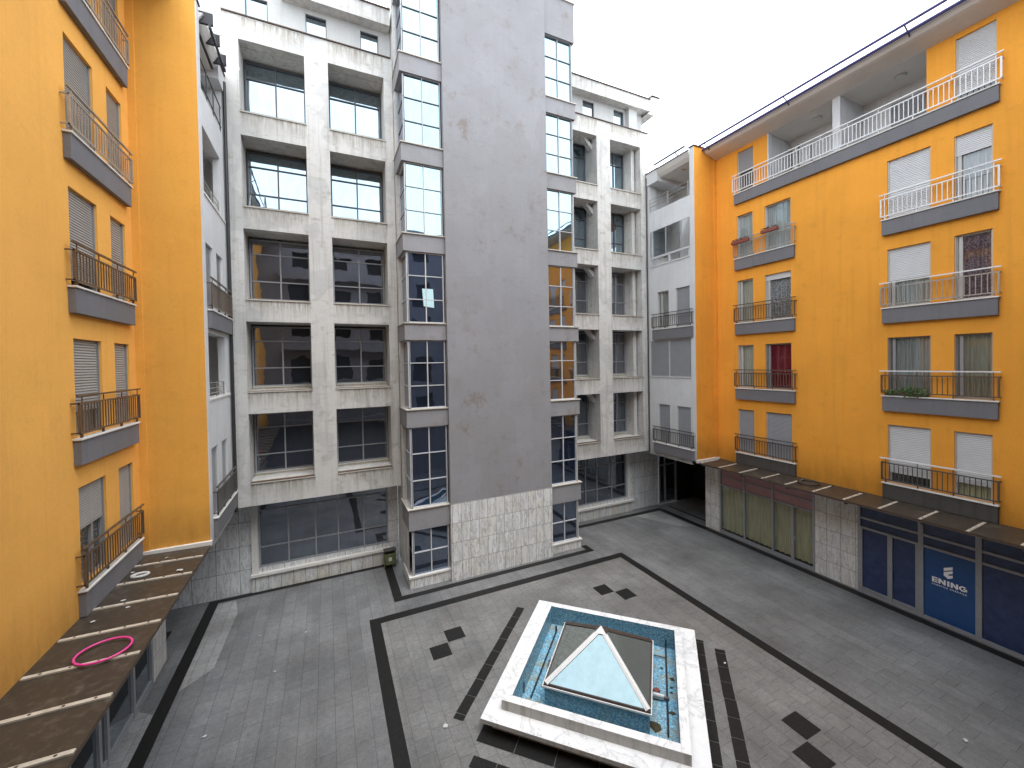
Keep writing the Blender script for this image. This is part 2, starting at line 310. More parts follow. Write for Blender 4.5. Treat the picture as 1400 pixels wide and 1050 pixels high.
# ------------------------------------------------------------------ objects
def tag(o, label, cat=None, group=None):
    if label: o['label'] = label
    if cat: o['category'] = cat
    if group: o['group'] = group
    return o
def thing(name, label, cat, loc, group=None):
    o = bpy.data.objects.new(name, None); o.empty_display_size = .3; col.objects.link(o); o.location = loc
    return tag(o, label, cat, group)
def wloc(o):
    v = Vector(o.location)
    while o.parent: o = o.parent; v = v + Vector(o.location)
    return v
class MB:
    def __init__(s): s.v = []; s.f = []; s.mi = []; s.m = []
    def mid(s, m):
        if m not in s.m: s.m.append(m)
        return s.m.index(m)
    def add(s, vs, fs, m):
        b = len(s.v); k = s.mid(m); s.v += [tuple(v) for v in vs]
        for f in fs: s.f.append([b+i for i in f]); s.mi.append(k)
    def box(s, a, b, m):
        x0, x1 = sorted((a[0], b[0])); y0, y1 = sorted((a[1], b[1])); z0, z1 = sorted((a[2], b[2]))
        s.add([(x0,y0,z0),(x1,y0,z0),(x1,y1,z0),(x0,y1,z0),(x0,y0,z1),(x1,y0,z1),(x1,y1,z1),(x0,y1,z1)],
              [(0,3,2,1),(4,5,6,7),(0,1,5,4),(1,2,6,5),(2,3,7,6),(3,0,4,7)], m)
    def quad(s, p, m): s.add(p, [tuple(range(len(p)))], m)
    def prism(s, poly, d, m):
        "poly: 3-D points, d: extrusion vector"
        n = len(poly); vs = [Vector(p) for p in poly]; vs += [v+Vector(d) for v in vs]
        s.add(vs, [tuple(range(n))[::-1], tuple(range(n, 2*n))] + [(i, (i+1) % n, n+(i+1) % n, n+i) for i in range(n)], m)
    def tube(s, pts, r, m, k=8, closed=False):
        pts = [Vector(p) for p in pts]; n = len(pts); rings = []
        for i, p in enumerate(pts):
            a = pts[i-1] if (i > 0 or closed) else p; b = pts[(i+1) % n] if (i < n-1 or closed) else p
            t = (b-a).normalized(); u = t.cross(Vector((0, 0, 1)))
            if u.length < 1e-3: u = t.cross(Vector((1, 0, 0)))
            u.normalize(); w = t.cross(u)
            rings.append([p + r*(math.cos(2*PI*j/k)*u + math.sin(2*PI*j/k)*w) for j in range(k)])
        vs = [v for q in rings for v in q]; fs = []
        for i in range(n if closed else n-1):
            q = (i+1) % n
            for j in range(k): fs.append((i*k+j, i*k+(j+1) % k, q*k+(j+1) % k, q*k+j))
        if not closed: fs.append(tuple(range(k))[::-1]); fs.append(tuple(range((n-1)*k, n*k)))
        s.add(vs, fs, m)
    def build(s, name, parent=None, smooth=False, bevel=0):
        me = bpy.data.meshes.new(name)
        off = wloc(parent) if parent else Vector((0, 0, 0))
        if parent is None and s.v:
            xs = [v[0] for v in s.v]; ys = [v[1] for v in s.v]; zs = [v[2] for v in s.v]
            off = Vector(((min(xs)+max(xs))/2, (min(ys)+max(ys))/2, min(zs)))
        me.from_pydata([tuple(Vector(v)-off) for v in s.v], [], s.f)
        for m in s.m: me.materials.append(M[m])
        for p, k in zip(me.polygons, s.mi): p.material_index = k; p.use_smooth = smooth
        bm = bmesh.new(); bm.from_mesh(me); bmesh.ops.recalc_face_normals(bm, faces=bm.faces); bm.to_mesh(me); bm.free()
        o = bpy.data.objects.new(name, me); col.objects.link(o)
        if parent: o.parent = parent
        else: o.location = off
        if bevel:
            b = o.modifiers.new('edge', 'BEVEL'); b.width = bevel; b.segments = 2; b.limit_method = 'ANGLE'
        return o
def structure(name, mb, **kw):
    o = mb.build(name, **kw); o['kind'] = 'structure'; return o

class Facade:
    "u along the wall, d outwards from it, z up"
    def __init__(s, kind, p): s.kind = kind; s.p = p
    def P(s, u, d, z):
        return {'R': (s.p-d, u, z), 'L': (s.p+d, u, z), 'B': (u, s.p-d, z), 'F': (u, s.p+d, z)}[s.kind]
    def box(s, mb, u0, u1, z0, z1, d0, d1, m): mb.box(s.P(u0, d0, z0), s.P(u1, d1, z1), m)
    def wall(s, mb, u0, u1, z0, z1, holes, rev, m, mrev=None, back=None):
        mrev = mrev or m
        us = sorted({u0, u1} | {h[i] for h in holes for i in (0, 1)}); zs = sorted({z0, z1} | {h[i] for h in holes for i in (2, 3)})
        us = [u for u in us if u0 <= u <= u1]; zs = [z for z in zs if z0 <= z <= z1]
        for j in range(len(zs)-1):
            i = 0
            while i < len(us)-1:
                c = lambda a: any(h[0] < (us[a]+us[a+1])/2 < h[1] and h[2] < (zs[j]+zs[j+1])/2 < h[3] for h in holes)
                if c(i): i += 1; continue
                k = i
                while k < len(us)-1 and not c(k): k += 1
                mb.quad([s.P(us[i], 0, zs[j]), s.P(us[k], 0, zs[j]), s.P(us[k], 0, zs[j+1]), s.P(us[i], 0, zs[j+1])], m); i = k
        for a, b, c_, d in holes:
            for (p, q) in (((a, c_), (b, c_)), ((b, c_), (b, d)), ((b, d), (a, d)), ((a, d), (a, c_))):
                mb.quad([s.P(p[0], 0, p[1]), s.P(q[0], 0, q[1]), s.P(q[0], -rev, q[1]), s.P(p[0], -rev, p[1])], mrev)
            if back: mb.quad([s.P(a, -rev, c_), s.P(b, -rev, c_), s.P(b, -rev, d), s.P(a, -rev, d)], back)
def slats(F, u0, u1, z0, z1, d, mat, parent, pitch=.055):
    mb = MB(); n = max(1, int((z1-z0)/pitch)); pt = (z1-z0)/n
    for i in range(n):
        a = z0+i*pt
        mb.quad([F.P(u0, d+.016, a+.014), F.P(u1, d+.016, a+.014), F.P(u1, d+.004, a+pt), F.P(u0, d+.004, a+pt)], mat)
        mb.quad([F.P(u0, d-.004, a), F.P(u1, d-.004, a), F.P(u1, d+.016, a+.014), F.P(u0, d+.016, a+.014)], mat)
    F.box(mb, u0, u1, z0-.05, z0, d-.008, d+.014, mat)
    return mb.build('shutter', parent)
def window(F, B, u0, u1, z0, z1, shut=0., curtain=None, fm='upvc', sm='shutter', gap=0., leaf=.0, mull=None, glass='glass', foldn=None, cd=-.30, zrail=None):
    "opening u0..u1, z0..z1; shut = share of the height the roller shutter covers"
    r = -.10; mb = MB(); t = .055
    for (a, b, c_, d) in ((u0, u0+t, z0, z1), (u1-t, u1, z0, z1), (u0+t, u1-t, z0, z0+t), (u0+t, u1-t, z1-t, z1)):
        F.box(mb, a, b, c_, d, r-.07, r, fm)
    us = [u0+t]
    if leaf:
        u = u0+(u1-u0)*leaf if leaf > 0 else u1+(u1-u0)*leaf
        F.box(mb, u-.04, u+.04, z0+t, z1-t, r-.05, r+.02, fm)
    for q in (mull or []): F.box(mb, q-.03, q+.03, z0+t, z1-t, r-.05, r+.01, fm)
    # shutter guide rails and box
    F.box(mb, u0, u0+.03, z0, z1, r+.002, r+.06, fm); F.box(mb, u1-.03, u1, z0, z1, r+.002, r+.06, fm)
    w = mb.build('window', B)
    if shut < 1:
        g = MB(); g.quad([F.P(u0+t, r-.03, z0+t), F.P(u1-t, r-.03, z0+t), F.P(u1-t, r-.03, z1-t), F.P(u0+t, r-.03, z1-t)], glass); g.build('pane', w)
        if curtain:
            c_ = MB(); n = foldn or max(10, int((u1-u0)*34)); am = .022
            hh = z1-.05; P = []
            for i in range(n+1):
                u = u0+.02+(u1-u0-.04)*i/n; dd = cd*.55+am*math.sin(i*1.9+random.random()*.9)
                P.append((u, dd))
            for i in range(n):
                (a, p), (b, q) = P[i], P[i+1]
                c_.quad([F.P(a, p, z0+.02), F.P(b, q, z0+.02), F.P(b, q, hh), F.P(a, p, hh)], curtain)
            c_.build('curtain', w, smooth=True)
    if shut > 0:
        zb = z1-(z1-z0)*shut
        slats(F, u0+.03, u1-.03, max(zb, z0+.05), z1, r+.02, sm, w)
    return w
def railing(F, B, u0, u1, z, mat='rail_brown', d=.125, top=None, ht=.83, step=.118, backs=True):
    mb = MB(); top = top or mat
    F.box(mb, u0-.03, u1+.03, z+ht-.018, z+ht+.018, d-.022, d+.022, top)      # hand rail
    F.box(mb, u0, u1, z+ht-.17, z+ht-.135, d-.015, d+.015, mat)
    F.box(mb, u0, u1, z+.085, z+.12, d-.015, d+.015, mat)
    n = max(2, round((u1-u0)/step))
    for i in range(1, n):
        u = u0+(u1-u0)*i/n; F.box(mb, u-.0105, u+.0105, z+.12, z+ht-.17, d-.008, d+.008, mat)
    for u in (u0+.02, u1-.02): F.box(mb, u-.02, u+.02, z+.085, z+ht-.135, d-.02, d+.02, mat)
    k = max(1, round((u1-u0)/.9))
    for i in range(k+1):
        u = u0+.12+(u1-u0-.24)*i/k
        F.box(mb, u-.008, u+.008, z+ht-.135, z+ht-.018, d-.008, d+.008, mat); F.box(mb, u-.012, u+.012, z, z+.085, d-.012-.03, d+.0, mat)
    if backs:
        for u in (u0+.01, u1-.01):
            for zz in (z+ht-.15, z+.10): F.box(mb, u-.012, u+.012, zz-.014, zz+.014, 0, d-.02, mat)
    return mb.build('railing', B)
def ledge(F, B, u0, u1, z0, z1, d=.12, mat='ledge', cop='sill'):
    mb = MB(); F.box(mb, u0, u1, z0, z1-.045, 0, d, mat); F.box(mb, u0-.03, u1+.03, z1-.045, z1-.005, 0, d+.03, cop)
    return mb.build('balcony_ledge', B, bevel=.006)

XR, XL, YC = 17.5, -4.53, 13.70
GH = 3.62
FR, FL = Facade('R', XR), Facade('L', XL)
# ================================================================== ground
mb = MB(); mb.quad([(-600, -600, -.06), (600, -600, -.06), (600, 600, -.06), (-600, 600, -.06)], 'land'); structure('ground', mb)
mb = MB(); mb.quad([(-14, -6, 0), (30, -6, 0), (30, 22, 0), (-14, 22, 0)], 'pave'); structure('courtyard_paving', mb)
# inner square
def frame_quads(mb, x0, x1, y0, y1, w, z, m):
    mb.quad([(x0, y0, z), (x1, y0, z), (x1, y0+w, z), (x0, y0+w, z)], m); mb.quad([(x0, y1-w, z), (x1, y1-w, z), (x1, y1, z), (x0, y1, z)], m)
    mb.quad([(x0, y0+w, z), (x0+w, y0+w, z), (x0+w, y1-w, z), (x0, y1-w, z)], m); mb.quad([(x1-w, y0+w, z), (x1, y0+w, z), (x1, y1-w, z), (x1-w, y1-w, z)], m)
mb = MB(); mb.quad([(1.4, 3.55, .004), (11.4, 3.55, .004), (11.4, 13.75, .004), (1.4, 13.75, .004)], 'pave_in'); structure('inner_paving', mb)
mb = MB(); frame_quads(mb, 1.10, 11.72, 3.25, 14.08, .33, .008, 'granite')
structure('dark_border_stripe', mb)
mb = MB()
def rect(x0, x1, y0, y1, z=.008, m='granite'): mb.quad([(x0, y0, z), (x1, y0, z), (x1, y1, z), (x0, y1, z)], m)
rect(-3.75, 2.02, 17.58, 17.80); rect(2.02, 2.33, 15.03, 17.80); rect(2.02, 10.75, 14.76, 15.02); rect(10.47, 10.75, 15.02, 15.4)
rect(10.55, 17.25, 17.10, 17.38); rect(17.0, 17.32, -6, 17.10); rect(17.90, 18.05, 14.6, 17.4)
rect(-4.06, -3.75, -6, 17.80)
rect(-6.2, -5.0, 16.4, 16.75); rect(-5.05, -4.75, 14.9, 16.4)
structure('dark_edge_stripe', mb)
mb = MB()
mb.quad([(-3.74, 13.2, .005), (-3.1, 13.8, .005), (-3.0, 16.6, .005), (-3.2, 17.5, .005), (-3.74, 17.5, .005)], 'pave_light')
mb.quad([(-4.47, 8, .005), (-4.07, 8, .005), (-4.07, 12.6, .005), (-4.47, 12.9, .005)], 'pave_light')
mb.quad([(15.2, 17.05, .005), (16.2, 15.0, .005), (16.9, 14.6, .005), (16.9, 17.05, .005)], 'pave_light')
structure('light_paving', mb)
mb = MB()
def sq(cx, cy, s, z=.008, g=.004):
    mb.quad([(cx-s+g, cy-s+g, z), (cx+s-g, cy-s+g, z), (cx+s-g, cy+s-g, z), (cx-s+g, cy+s-g, z)], 'granite')
for cx, cy in ((9.17, 12.08), (9.74, 11.49), (3.47, 12.17), (2.88, 11.61), (9.78, 5.56), (9.20, 4.98), (3.15, 5.55), (3.72, 4.98)): sq(cx, cy, .285)
# diagonal strips parallel to the fountain sides, laid slab by slab
FC = Vector((6.46, 8.62))
def strip(side, dist, a0, a1, w=.27, step=.56):
    n = Vector((math.cos(side), math.sin(side))); t = Vector((-n.y, n.x)); a = a0; i = 0
    while a < a1-.05:
        b = min(a+step, a1); g = .006
        j = (random.random()-.5)*.012
        q = [FC+n*(dist+o+j)+t*p for o, p in ((-w/2, a+g), (w/2, a+g), (w/2, b-g), (-w/2, b-g))]
        mb.quad([(v.x, v.y, .0085) for v in q], 'granite'); a = b
for k, sd in enumerate((PI*3/4, -PI/4, -PI*3/4)):
    strip(sd, 3.09, -2.35, 2.30)
strip(-PI/4, 2.57, -2.6, 2.55, .22); strip(-PI*3/4, 2.40, -2.45, 2.45, .48, .9); strip(PI/4, 2.5, -2.3, 2.3, .14)
structure('dark_paving_inlay', mb)

# ================================================================== orange buildings
def return_wall(F, B, um, mor):
    s = 1 if F.kind == 'L' else -1; x0 = F.p; x1 = F.p+s*1.47
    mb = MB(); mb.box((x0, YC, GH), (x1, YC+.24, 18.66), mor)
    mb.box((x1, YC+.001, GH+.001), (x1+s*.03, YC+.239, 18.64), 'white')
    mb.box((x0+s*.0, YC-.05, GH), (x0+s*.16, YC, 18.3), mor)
    mb.box((x0-s*.0, YC-.04, 18.66), (x1+s*.06, YC+.28, 18.71), 'flash')
    mb.build('end_pilaster', B)
    mb = MB(); mb.box((x0, YC-.10, GH-.05), (x1+s*.05, YC-.002, GH+.08), 'sill'); mb.build('flashing', B)
def canopy(F, B, u0, u1, bars, inner=.02, out=1.50):
    mb = MB(); z = 3.60
    mb.prism([F.P(u0, 0, z+.03), F.P(u0, out, z), F.P(u0, out, z-.02), F.P(u0, 0, z+.01)], Vector(F.P(u1, 0, 0))-Vector(F.P(u0, 0, 0)), 'canopy')
    F.box(mb, u0, u1, z-.07, z-.021, out-.05, out-.004, 'flash')
    c = mb.build('canopy', B)
    for u in bars:
        mb = MB()
        mb.prism([F.P(u-.036, inner, z+.031+.002), F.P(u-.036, out-.02, z+.004), F.P(u-.036, out-.02, z+.03), F.P(u-.036, inner, z+.06)], Vector(F.P(.072, 0, 0))-Vector(F.P(0, 0, 0)), 'bar')
        for d in (.25, .6, .95, 1.3): F.box(mb, u-.012, u+.012, z+.01, z+.03+.03*(1-d/out)+.008, d-.016, d+.016, 'bolt')
        mb.build('glazing_bar', c)
    for u in bars[::2]:
        mb = MB(); F.box(mb, u-.025, u+.025, z-.16, z-.022, 0, out-.1, 'alu_dark'); mb.build('bracket', c)

# ---------------- right building
RB = thing('orange_apartment_building', 'bright orange apartment block above the blue and pink shopfronts, with long white top balcony', 'building', (XR+1, 6, 0))
ends = -1.6
rows = [(4.18, 6.17), (7.18, 9.15), (10.18, 12.15), (13.18, 15.15), (16.18, 18.05)]   # floor top, window head
S1, S2, B1, B2 = (11.84, 12.60), (10.22, 11.30), (6.00, 7.08), (4.69, 5.47)
holes = []
for i, (a, b) in enumerate(rows):
    if i < 4: holes += [(*S1, a, b), (*S2, a, b), (*B1, a, b), (*B2, a, b)]
    else: holes += [(11.79, 12.55, a, b), (4.62, 5.44, a, b)]
    if i < 4: holes += [(1.0, 2.0, a, b), (2.6, 3.3, a, b)]
zt = 18.22
w_ = MB()
us = holes
FR.wall(w_, ends, YC, GH, 16.18, [h for h in holes if h[3] < 16.2], .42, 'orange', None, 'dim')
FR.wall(w_, ends, 6.09, 16.18, zt, [h for h in holes if h[2] > 16 and h[1] < 6], .42, 'orange', None, 'dim')
FR.wall(w_, 11.15, YC, 16.18, zt, [h for h in holes if h[2] > 16 and h[0] > 11], .42, 'orange', None, 'dim')
w_.box((XR+.42, ends, GH), (XR+9, 13.9, 16.1), 'orange')
w_.build('wall', RB)
# loggia room
mb = MB(); D = 1.6
mb.quad([(XR+D, 6.09, 16.18), (XR+D, 11.15, 16.18), (XR+D, 11.15, zt), (XR+D, 6.09, zt)], 'white')
mb.quad([(XR, 6.09, 16.181), (XR+D, 6.09, 16.181), (XR+D, 11.15, 16.181), (XR, 11.15, 16.181)], 'soffit')
for y in (6.09, 11.15): mb.quad([(XR+.001, y, 16.18), (XR+D, y, 16.18), (XR+D, y, zt), (XR+.001, y, zt)], 'white')
mb.box((XR-.002, 11.10, 16.18), (XR+.25, 11.15, zt-.002), 'white')
mb.box((XR+.002, 8.45, 16.18), (XR+D, 8.70, zt-.001), 'white')
mb.build('loggia', RB)
F2 = Facade('R', XR+D-.12)
window(F2, RB, 9.0, 10.3, 16.25, 17.75, 0, None, 'upvc', 'shutter_grey'); window(F2, RB, 10.75, 11.1, 16.3, 17.9, 0, None, 'upvc_dim')
window(F2, RB, 6.1, 7.6, 16.25, 17.75, .86, None, 'upvc', 'shutter_grey')
for y in (7.0, 9.6):
    mb = MB(); mb.tube([(XR+.75, y, zt-.09), (XR+.75, y, zt-.004)], .14, 'lamp', 16); mb.tube([(XR+.75, y, zt-.03), (XR+.75, y, zt-.003)], .17, 'alu_white', 16); mb.build('ceiling_lamp', RB)
# windows
spec = {(3, 's'): dict(curtain='c_sheer', fm='upvc'), (3, 'm'): dict(curtain='c_sheer', fm='upvc'), (3, 'a'): dict(shut=.97), (3, 'b'): dict(shut=.28, curtain='c_white', leaf=-.12),
        (2, 's'): dict(curtain='c_cream', leaf=-.2), (2, 'm'): dict(shut=.1, curtain='c_lace', leaf=-.12), (2, 'a'): dict(shut=.52, curtain='c_sheer', leaf=-.12), (2, 'b'): dict(curtain='c_pattern', leaf=-.15),
        (1, 's'): dict(curtain='c_cream', leaf=-.2, fm='upvc'), (1, 'm'): dict(curtain='c_red', leaf=-.12, fm='upvc_dim'), (1, 'a'): dict(curtain='c_sheer', leaf=-.13, fm='upvc_dim'), (1, 'b'): dict(curtain='c_cream', leaf=-.17, fm='upvc_dim'),
        (0, 's'): dict(shut=1, sm='shutter_grey'), (0, 'm'): dict(shut=1, sm='shutter_grey'), (0, 'a'): dict(shut=.80, curtain='dim', sm='shutter'), (0, 'b'): dict(shut=.76, curtain='c_olive', sm='shutter')}
for i, (a, b) in enumerate(rows[:4]):
    for k, (u0, u1) in (('s', S1), ('m', S2), ('a', B1), ('b', B2)):
        window(FR, RB, u0, u1, a, b, **spec[(i, k)])
    if i in (1, 2): window(FR, RB, 1.0, 2.0, a, b, shut=.6)
    else: window(FR, RB, 1.0, 2.0, a, b, shut=1)
    window(FR, RB, 2.6, 3.3, a, b, shut=1)
window(FR, RB, 11.79, 12.55, 16.18, 18.05, shut=.5, curtain='dim', sm='shutter_grey'); window(FR, RB, 4.62, 5.44, 16.18, 18.05, shut=.86, curtain='dim')
rm = [('rail_dark', 'rail_white'), ('rail_brown', 'rail_white'), ('rail_steel', 'rail_white'), ('rail_white', 'rail_white')]
rs = [('rail_dark', None), ('rail_brown', None), ('rail_brown', None), ('rail_steel', None)]
for i, (a, b) in enumerate(rows[:4]):
    z0 = a-.54 if i else GH+.02
    lm = 'ledge' if i else 'ledge_grimy'; ledge(FR, RB, 4.56, 7.19, z0, a, mat=lm); ledge(FR, RB, 10.05, 12.66, z0, a, mat=lm)
    railing(FR, RB, 4.52, 7.22, a, rm[i][0], top=rm[i][1]); railing(FR, RB, 10.0, 12.70, a, rs[i][0], top=rs[i][1])
    ledge(FR, RB, .6, 3.5, z0, a); railing(FR, RB, .6, 3.5, a, 'rail_brown')
ledge(FR, RB, 4.55, 12.66, 15.68, 16.18); railing(FR, RB, 4.48, 12.72, 16.18, 'rail_white')
# eaves
mb = MB()
prof = [(17.5, 18.215), (16.90, 18.36), (16.80, 18.40), (16.70, 18.50), (16.66, 18.62), (16.80, 18.66), (17.6, 18.74), (20, 18.9), (26, 19.0), (26, 18.22)]
mb.prism([(x, ends, z) for x, z in prof], (0, YC-.03-ends, 0), 'soffit'); mb.build('eave', RB)
def gutter(B, x, s, y0, y1):
    mb = MB()
    mb.tube([(x, y0, 18.70), (x, y1, 18.70)], .045, 'gutter' if y0 < 5 else 'gutter_grey', 8); mb.tube([(x+s*.24, y0, 18.56), (x+s*.24, y1, 18.56)], .05, 'gutter' if y0 < 5 else 'gutter_grey', 8)
    y = y0+.6
    while y < y1: mb.tube([(x, y, 18.70), (x+s*.24, y, 18.56), (x+s*.36, y, 18.45)], .022, 'gutter_grey', 6); y += 3.6
    mb.build('gutter_rail', B)
gutter(RB, 16.36, 1, ends, YC+.05)
return_wall(FR, RB, None, 'orange')
canopy(FR, RB, ends, YC-.15, [13.45, 12.5, 11.52, 10.55, 9.62, 8.65, 7.69, 6.72, 5.74, 4.75, 3.78, 2.8, 1.8], .32)
# shopfronts (plane 17.45)
FS = Facade('R', 17.45)
def glazing(F, B, name, u0, u1, posts, rails, z0, z1, panes, pw=.075, fm='alu', curtain=None, extra=None):
    mb = MB()
    for p in posts:
        if isinstance(p, tuple): u, za, zb, w = p
        else: u, za, zb, w = p, z0, z1, pw
        F.box(mb, u-w/2, u+w/2, za, zb, -.06, .03, fm)
    for (z, a, b, h) in rails: F.box(mb, a, b, z-h/2, z+h/2, -.05, .018, fm)
    w = mb.build(name, B)
    for (a, b, c_, d, m) in panes:
        q = MB(); q.quad([F.P(a, -.02, c_), F.P(b, -.02, c_), F.P(b, -.02, d), F.P(a, -.02, d)], m); q.build('pane', w)
    if curtain:
        a, b, c_, d, m = curtain; q = MB(); n = int((b-a)*22)
        P = [(a+(b-a)*i/n, -.20+.045*math.sin(i*1.25+random.random()*.8)) for i in range(n+1)]
        for i in range(n): q.quad([F.P(P[i][0], P[i][1], c_), F.P(P[i+1][0], P[i+1][1], c_), F.P(P[i+1][0], P[i+1][1], d), F.P(P[i][0], P[i][1], d)], m)
        q.build('curtain', w, smooth=True)
    return w
g1 = glazing(FS, RB, 'shop_window', 9.34, 13.59, [9.38, 11.01, 12.31, 13.55, (10.19, 0, 2.42, .10)],
        [(.07, 9.34, 13.59, .14), (2.37, 9.34, 13.59, .07), (2.78, 9.34, 13.59, .04), (3.2, 9.34, 13.59, .04)], 0, 3.6,
        [(9.42, 13.5, .14, 2.33, 'glass'), (9.42, 13.5, 2.40, 3.6, 'pinkfilm')], curtain=(9.4, 13.55, .16, 2.36, 'c_olive'))
mb = MB(); FS.box(mb, 10.06, 10.10, 1.0, 1.15, .03, .08, 'steel'); FS.box(mb, 9.98, 10.1, 1.05, 1.08, .05, .07, 'steel'); mb.build('door_handle', g1)
g2 = glazing(FS, RB, 'shop_window', 2.4, 7.93, [(7.89, 0, 3.6, .08), (7.01, 0, 2.35, .13), (6.22, 0, 3.6, .13), (4.94, 0, 3.6, .13), (3.62, 0, 3.6, .13), (2.44, 0, 3.6, .1), (7.82, 0, 2.35, .06), (6.32, 0, 2.35, .06)],
        [(.05, 2.4, 7.93, .10), (.15, 6.3, 7.85, .08), (2.35, 2.4, 7.93, .075), (2.70, 2.4, 7.93, .075), (3.12, 2.4, 7.93, .05)], 0, 3.6,
        [(7.07, 7.84, .12, 2.34, 'navyfilm'), (6.3, 6.97, .12, 2.34, 'navyfilm'), (5.0, 6.17, .1, 2.34, 'bluefilm'), (3.68, 4.89, .1, 2.34, 'navyfilm'), (2.5, 3.57, .1, 2.34, 'navyfilm'), (2.5, 7.85, 2.38, 3.6, 'navyfilm')])
mb = MB(); FS.box(mb, 6.93, 6.97, .95, 1.1, .03, .07, 'steel'); mb.build('door_handle', g2)
# sign on the blue film
mb = MB()
def sp(poly, m='logo'): mb.prism([FS.P(u, -.014, z) for u, z in poly], Vector(FS.P(0, .004, 0))-Vector(FS.P(0, 0, 0)), m)
sp([(5.695, 1.83), (5.496, 1.941), (5.496, 1.847), (5.695, 1.732)][::1])
sp([(5.695, 1.697), (5.496, 1.817), (5.496, 1.73), (5.589, 1.672), (5.589, 1.630), (5.496, 1.676), (5.496, 1.59), (5.597, 1.524), (5.695, 1.593)])
za, zb = 1.285, 1.45
def R_(a, b, c_, d): sp([(a, c_), (b, c_), (b, d), (a, d)])
th = .034
R_(5.965, 5.92, za, zb)
for z in (za, (za+zb)/2-th/2, zb-th): R_(5.9199, 5.832, z, z+th)
for a, b in ((5.815, 5.65), (5.54, 5.377)):
    R_(a, a-.045, za, zb); R_(b+.045, b, za, zb); sp([(a-.0451, zb), (a-.0451, zb-.075), (b+.0451, za), (b+.0451, za+.075)])
R_(5.617, 5.568, za, zb)
cx, cz = 5.273, (za+zb)/2
ou = []; inn = []
for i in range(15):
    t = math.radians(42+i*(318-42)/14)           # reader angles, counter-clockwise from the right
    ou.append((cx-.088*math.cos(t), cz+.0825*math.sin(t))); inn.append((cx-.046*math.cos(t), cz+.044*math.sin(t)))
for i in range(14): sp([ou[i], ou[i+1], inn[i+1], inn[i]])
R_(cx, cx-.086, cz-.018, cz+.014); R_(cx-.044, cx-.086, cz-.062, cz-.0181)
lg = mb.build('logo', g2)
tc = bpy.data.curves.new('slogan', 'FONT'); tc.body = 'PAMETNA ENERGIJA'; tc.size = .052; tc.space_character = 1.42; tc.extrude = .001; tc.align_x = 'CENTER'; tc.offset = .0015
to = bpy.data.objects.new('slogan_curve', tc); col.objects.link(to)
dg = bpy.context.evaluated_depsgraph_get(); dg.update(); sm = bpy.data.meshes.new_from_object(to.evaluated_get(dg)); bpy.data.objects.remove(to)
ww = max(v.co.x for v in sm.vertices)-min(v.co.x for v in sm.vertices); k = .77/ww
for v in sm.vertices: v.co = Vector((17.45+.013-v.co.z, 5.58-v.co.x*k, 1.198+v.co.y*1.0))-wloc(g2)
sm.materials.clear(); sm.materials.append(M['logo']); so = bpy.data.objects.new('slogan', sm); col.objects.link(so); so.parent = g2
# shop pillars
for a, b in ((13.60, 14.40), (7.935, 9.335)):
    mb = MB(); mb.box((17.43, a, 0), (18.0, b, GH-.02), 'marble_side'); mb.build('stone_pillar', RB)
mb = MB(); mb.box((17.8, 9.34, 0), (18.5, 13.59, GH-.03), 'dim'); mb.box((17.5, 7.9, 0), (18.2, 2.4, GH-.03), 'dim'); mb.box((17.45, ends, 0), (18.5, 2.39, GH-.03), 'marble_side')
mb.box((18.01, 13.62, 0), (26, 14.38, GH-.021), 'dark'); mb.box((20.6, 14.39, .001), (21, 17.84, 3.41), 'dark'); mb.box((17.6, 14.39, 3.36), (20.59, 17.84, 3.41), 'dark')  # passage walls near black, the dark of the passage put into their colour
mb.build('shop_interior', RB)

# ---------------- left building
LB = thing('orange_apartment_building', 'dark-streaked orange apartment block on the left with closed grey shutters and brown railings', 'building', (XL-1, 6, 0))
UA, UB = (10.83, 11.91), (12.52, 13.27)
holes = []
for i, (a, b) in enumerate(rows):
    z0 = a if i == 0 else a
    holes += [(*UA, a, b), (*UB, a, b)]
    if i < 4: holes += [(6.0, 7.08, a, b), (4.69, 5.47, a, b)]
    else: holes += [(4.69, 5.47, a, b)]
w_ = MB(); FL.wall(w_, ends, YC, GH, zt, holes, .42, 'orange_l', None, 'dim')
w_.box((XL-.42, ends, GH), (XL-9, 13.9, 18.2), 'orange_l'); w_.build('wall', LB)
for i, (a, b) in enumerate(rows):
    for k, (u0, u1) in (('a', UA), ('b', UB)):
        kw = dict(shut=1, sm='shutter_l', fm='upvc_dim')
        if (i, k) == (0, 'a'): kw = dict(shut=.42, curtain='c_lace', sm='shutter_l', fm='upvc_dim', leaf=.6)
        if (i, k) == (1, 'a'): kw = dict(shut=.72, curtain='c_sheer', sm='shutter_l', fm='upvc_dim', leaf=.5)
        if (i, k) == (2, 'a'): kw = dict(shut=.9, curtain='dim', sm='shutter_l', fm='upvc_dim')
        window(FL, LB, u0, u1, a, b, **kw)
    z0 = a-.54 if i else GH+.02
    ledge(FL, LB, 10.70, 13.36, z0, a); railing(FL, LB, 10.64, 13.42, a, 'rail_steel' if i > 2 else 'rail_brown')  # upper rails lighter: sky reflected on the bars is put into the colour
    window(FL, LB, 4.69, 5.47, a, b, shut=1, sm='shutter')
    if i < 4:
        window(FL, LB, 6.0, 7.08, a, b, shut=1, sm='shutter')
        ledge(FL, LB, 4.56, 7.19, z0, a); railing(FL, LB, 4.52, 7.22, a, 'rail_brown')
mb = MB(); mb.prism([(12.97-x, ends, z) for x, z in prof], (0, YC-.03-ends, 0), 'soffit'); mb.build('eave', LB)
gutter(LB, -3.38, -1, ends, YC+.05)
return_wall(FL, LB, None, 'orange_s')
canopy(FL, LB, ends, YC-.12, [12.87, 11.93, 10.93, 9.93, 8.97, 7.98, 7.0, 6.0, 5.0, 4.0, 3.0, 2.0, 1.0], .04)
FT = Facade('L', -4.47)
